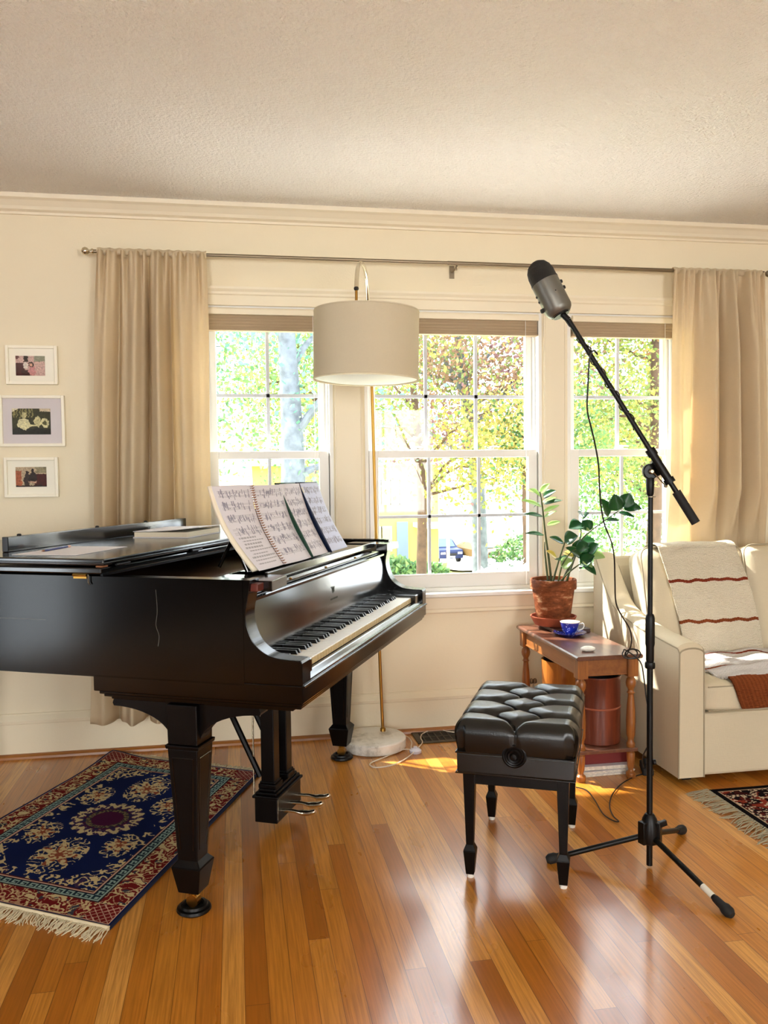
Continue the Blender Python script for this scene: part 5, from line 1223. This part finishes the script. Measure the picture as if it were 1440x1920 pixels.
bush(hy.x+.05, 6.6, hy.z-.42, .42, [hexc('E8F2F4'), hexc('CFE4EC'), hexc('B8D6C8')], 1800, .07, 31, 'hydrangea_bush', 'pale blue white flowering bush just outside the middle window', 'bush')
hp = aty(905, 1068, 40)
for k, (px, py, yy, r, lb) in enumerate(((735, 1050, 30, 1.2, 'round green shrub in front of the yellow house'), (808, 1058, 34, .75, 'small green shrub beside the dark parked car'), (992, 1040, 45, 2.2, 'tall green hedge right of the parked cars'))):
    p = aty(px, py, yy); bush(p.x, yy, gz(p.x, yy), r, GR, 1500, .28, 40+k, 'shrub', lb, 'shrub')
# house across the yard
h0 = aty(700, 1062, 48); HX0, HX1 = aty(690, 960, 48).x-9, aty(822, 960, 48).x; hz = gz(0, 48)
HS = thing('yellow_house', 'two storey yellow house seen through the middle window', 'house', (HX0, 48, hz-.3))
wd_ = HX1-HX0
MB().box(0, wd_, 0, 8, 0, 6.6).build('wall', M['siding'], HS); MB().box(0, wd_, -.05, .0, 0, .9).build('foundation', M['brickr'], HS)
MB().prism([(-.6, 6.6), (8.6, 6.6), (4, 9.6)], 0, -.5, wd_+.5).build('roof', M['roof'], HS)
for z in (1.6, 4.3):
    for px in (705, 723, 740, 757):
        if z < 2 and px > 735: continue
        x = aty(px, 900, 48).x-HX0
        w_ = MB().box(x-.32, x+.32, -.1, .02, z, z+1.45).build('window', M['whitetrim'], HS); MB().box(x-.25, x+.25, -.13, -.08, z+.08, z+1.36).build('pane', M['winglass'], w_)
x = aty(754, 1000, 48).x-HX0; MB().box(x-.33, x+.33, -.12, .0, .9, 3.3).build('blue_door', M['bluepaint'], HS)
x = aty(812, 1000, 48).x-HX0; MB().box(x-1.2, x+.45, -2.2, 0, 3.0, 3.25).build('porch_roof', M['whitetrim'], HS)
for q in (-1.05, .3): MB().box(x+q, x+q+.16, -2.1, -1.95, .2, 3.0).build('porch_post', M['brickr'], HS)
# parked cars
def car(px, py, Y, paint, label, suv=True, rz=0.1):
    p = aty(px, py, Y); t_ = thing('parked_car', label, 'car', (p.x, Y, gz(0, Y)+.18), rz)
    H_ = 1.7 if suv else 1.42; hw = .93
    prof = [(0, .35), (0, .85), (.1, 1.0), (1.15, 1.08), (1.75, H_-.08), (2.1, H_), (3.9, H_-.02), (4.5, 1.1), (4.55, .4)] if suv else [(0, .32), (0, .68), (.1, .8), (1.2, .92), (1.9, H_-.06), (2.3, H_), (3.2, H_-.03), (4.0, .98), (4.5, .9), (4.55, .35)]
    m = MB(); K = len(prof)
    for s_ in range(1): 
        vs = [];
        for (y, z) in prof:
            w_ = hw*(1 if z < 1.12 else 1-.22*(z-1.1)/(H_-1.1)); vs += [(-w_, y, z), (w_, y, z)]
        m.add(vs, [(2*i, 2*i+1, 2*((i+1) % K)+1, 2*((i+1) % K)) for i in range(K)]+[tuple(2*i for i in range(K)), tuple(2*i+1 for i in reversed(range(K)))])
    m.build('body', M[paint], t_, bevel=.06)
    a, b = (prof[3], prof[4]); ws = [(-.72, a[0]+.05, a[1]+.04), (.72, a[0]+.05, a[1]+.04), (.62, b[0]-.06, b[1]-.02), (-.62, b[0]-.06, b[1]-.02)]
    ws = [(x, y-.03, z+.02) for x, y, z in ws]; MB().add(ws+[(x, y+.02, z-.02) for x, y, z in ws], [(0, 1, 2, 3), (7, 6, 5, 4), (0, 4, 5, 1), (1, 5, 6, 2), (2, 6, 7, 3), (3, 7, 4, 0)]).build('windscreen', M['carglass'], t_)
    for s_ in (-1, 1):
        for y in (.85, 3.65): MB().tube([(s_*.95, y, .33), (s_*.72, y, .33)], .33, 18).build('wheel', M['rubber'], t_)
        MB().box(s_*.66-.17, s_*.66+.17, -.03, .02, .68, .82).build('headlight', M['whitetrim'], t_)
    MB().box(-.4, .4, -.03, .01, .58, .74).build('grille', M['rubber'], t_); MB().box(-.26, .26, -.05, -.02, .42, .54).build('number_plate', M['whitetrim'], t_)
M['carblue'] = plain('car_blue', '0B1C44', .45, 0, spec=.3); M['cargold'] = plain('car_gold', '5A4828', .45, 0, spec=.3); M['carglass'] = plain('car_glass', '4A6076', .3, spec=.3)
car(847, 1060, 60, 'carblue', 'dark blue parked car seen through the lower middle window')
car(926, 1068, 58, 'cargold', 'gold parked sedan beside the dark blue car', False, .25)

nx0 = aty(395, 880, 40).x; nx1 = aty(462, 880, 40).x; nzt = aty(420, 868, 40).z; nz0 = gz(0, 40)
NH = thing('neighbour_house', 'grey roofed house seen low in the left window', 'house', (nx0, 40, nz0-.3))
MB().box(-3, nx1-nx0, 0, 6, 0, nzt-nz0-1.6).build('wall', M['brickr'], NH); MB().prism([(-.4, nzt-nz0-1.6), (6.4, nzt-nz0-1.6), (3, nzt-nz0+.3)], 0, -3.3, nx1-nx0+.3).build('roof', M['roof'], NH)
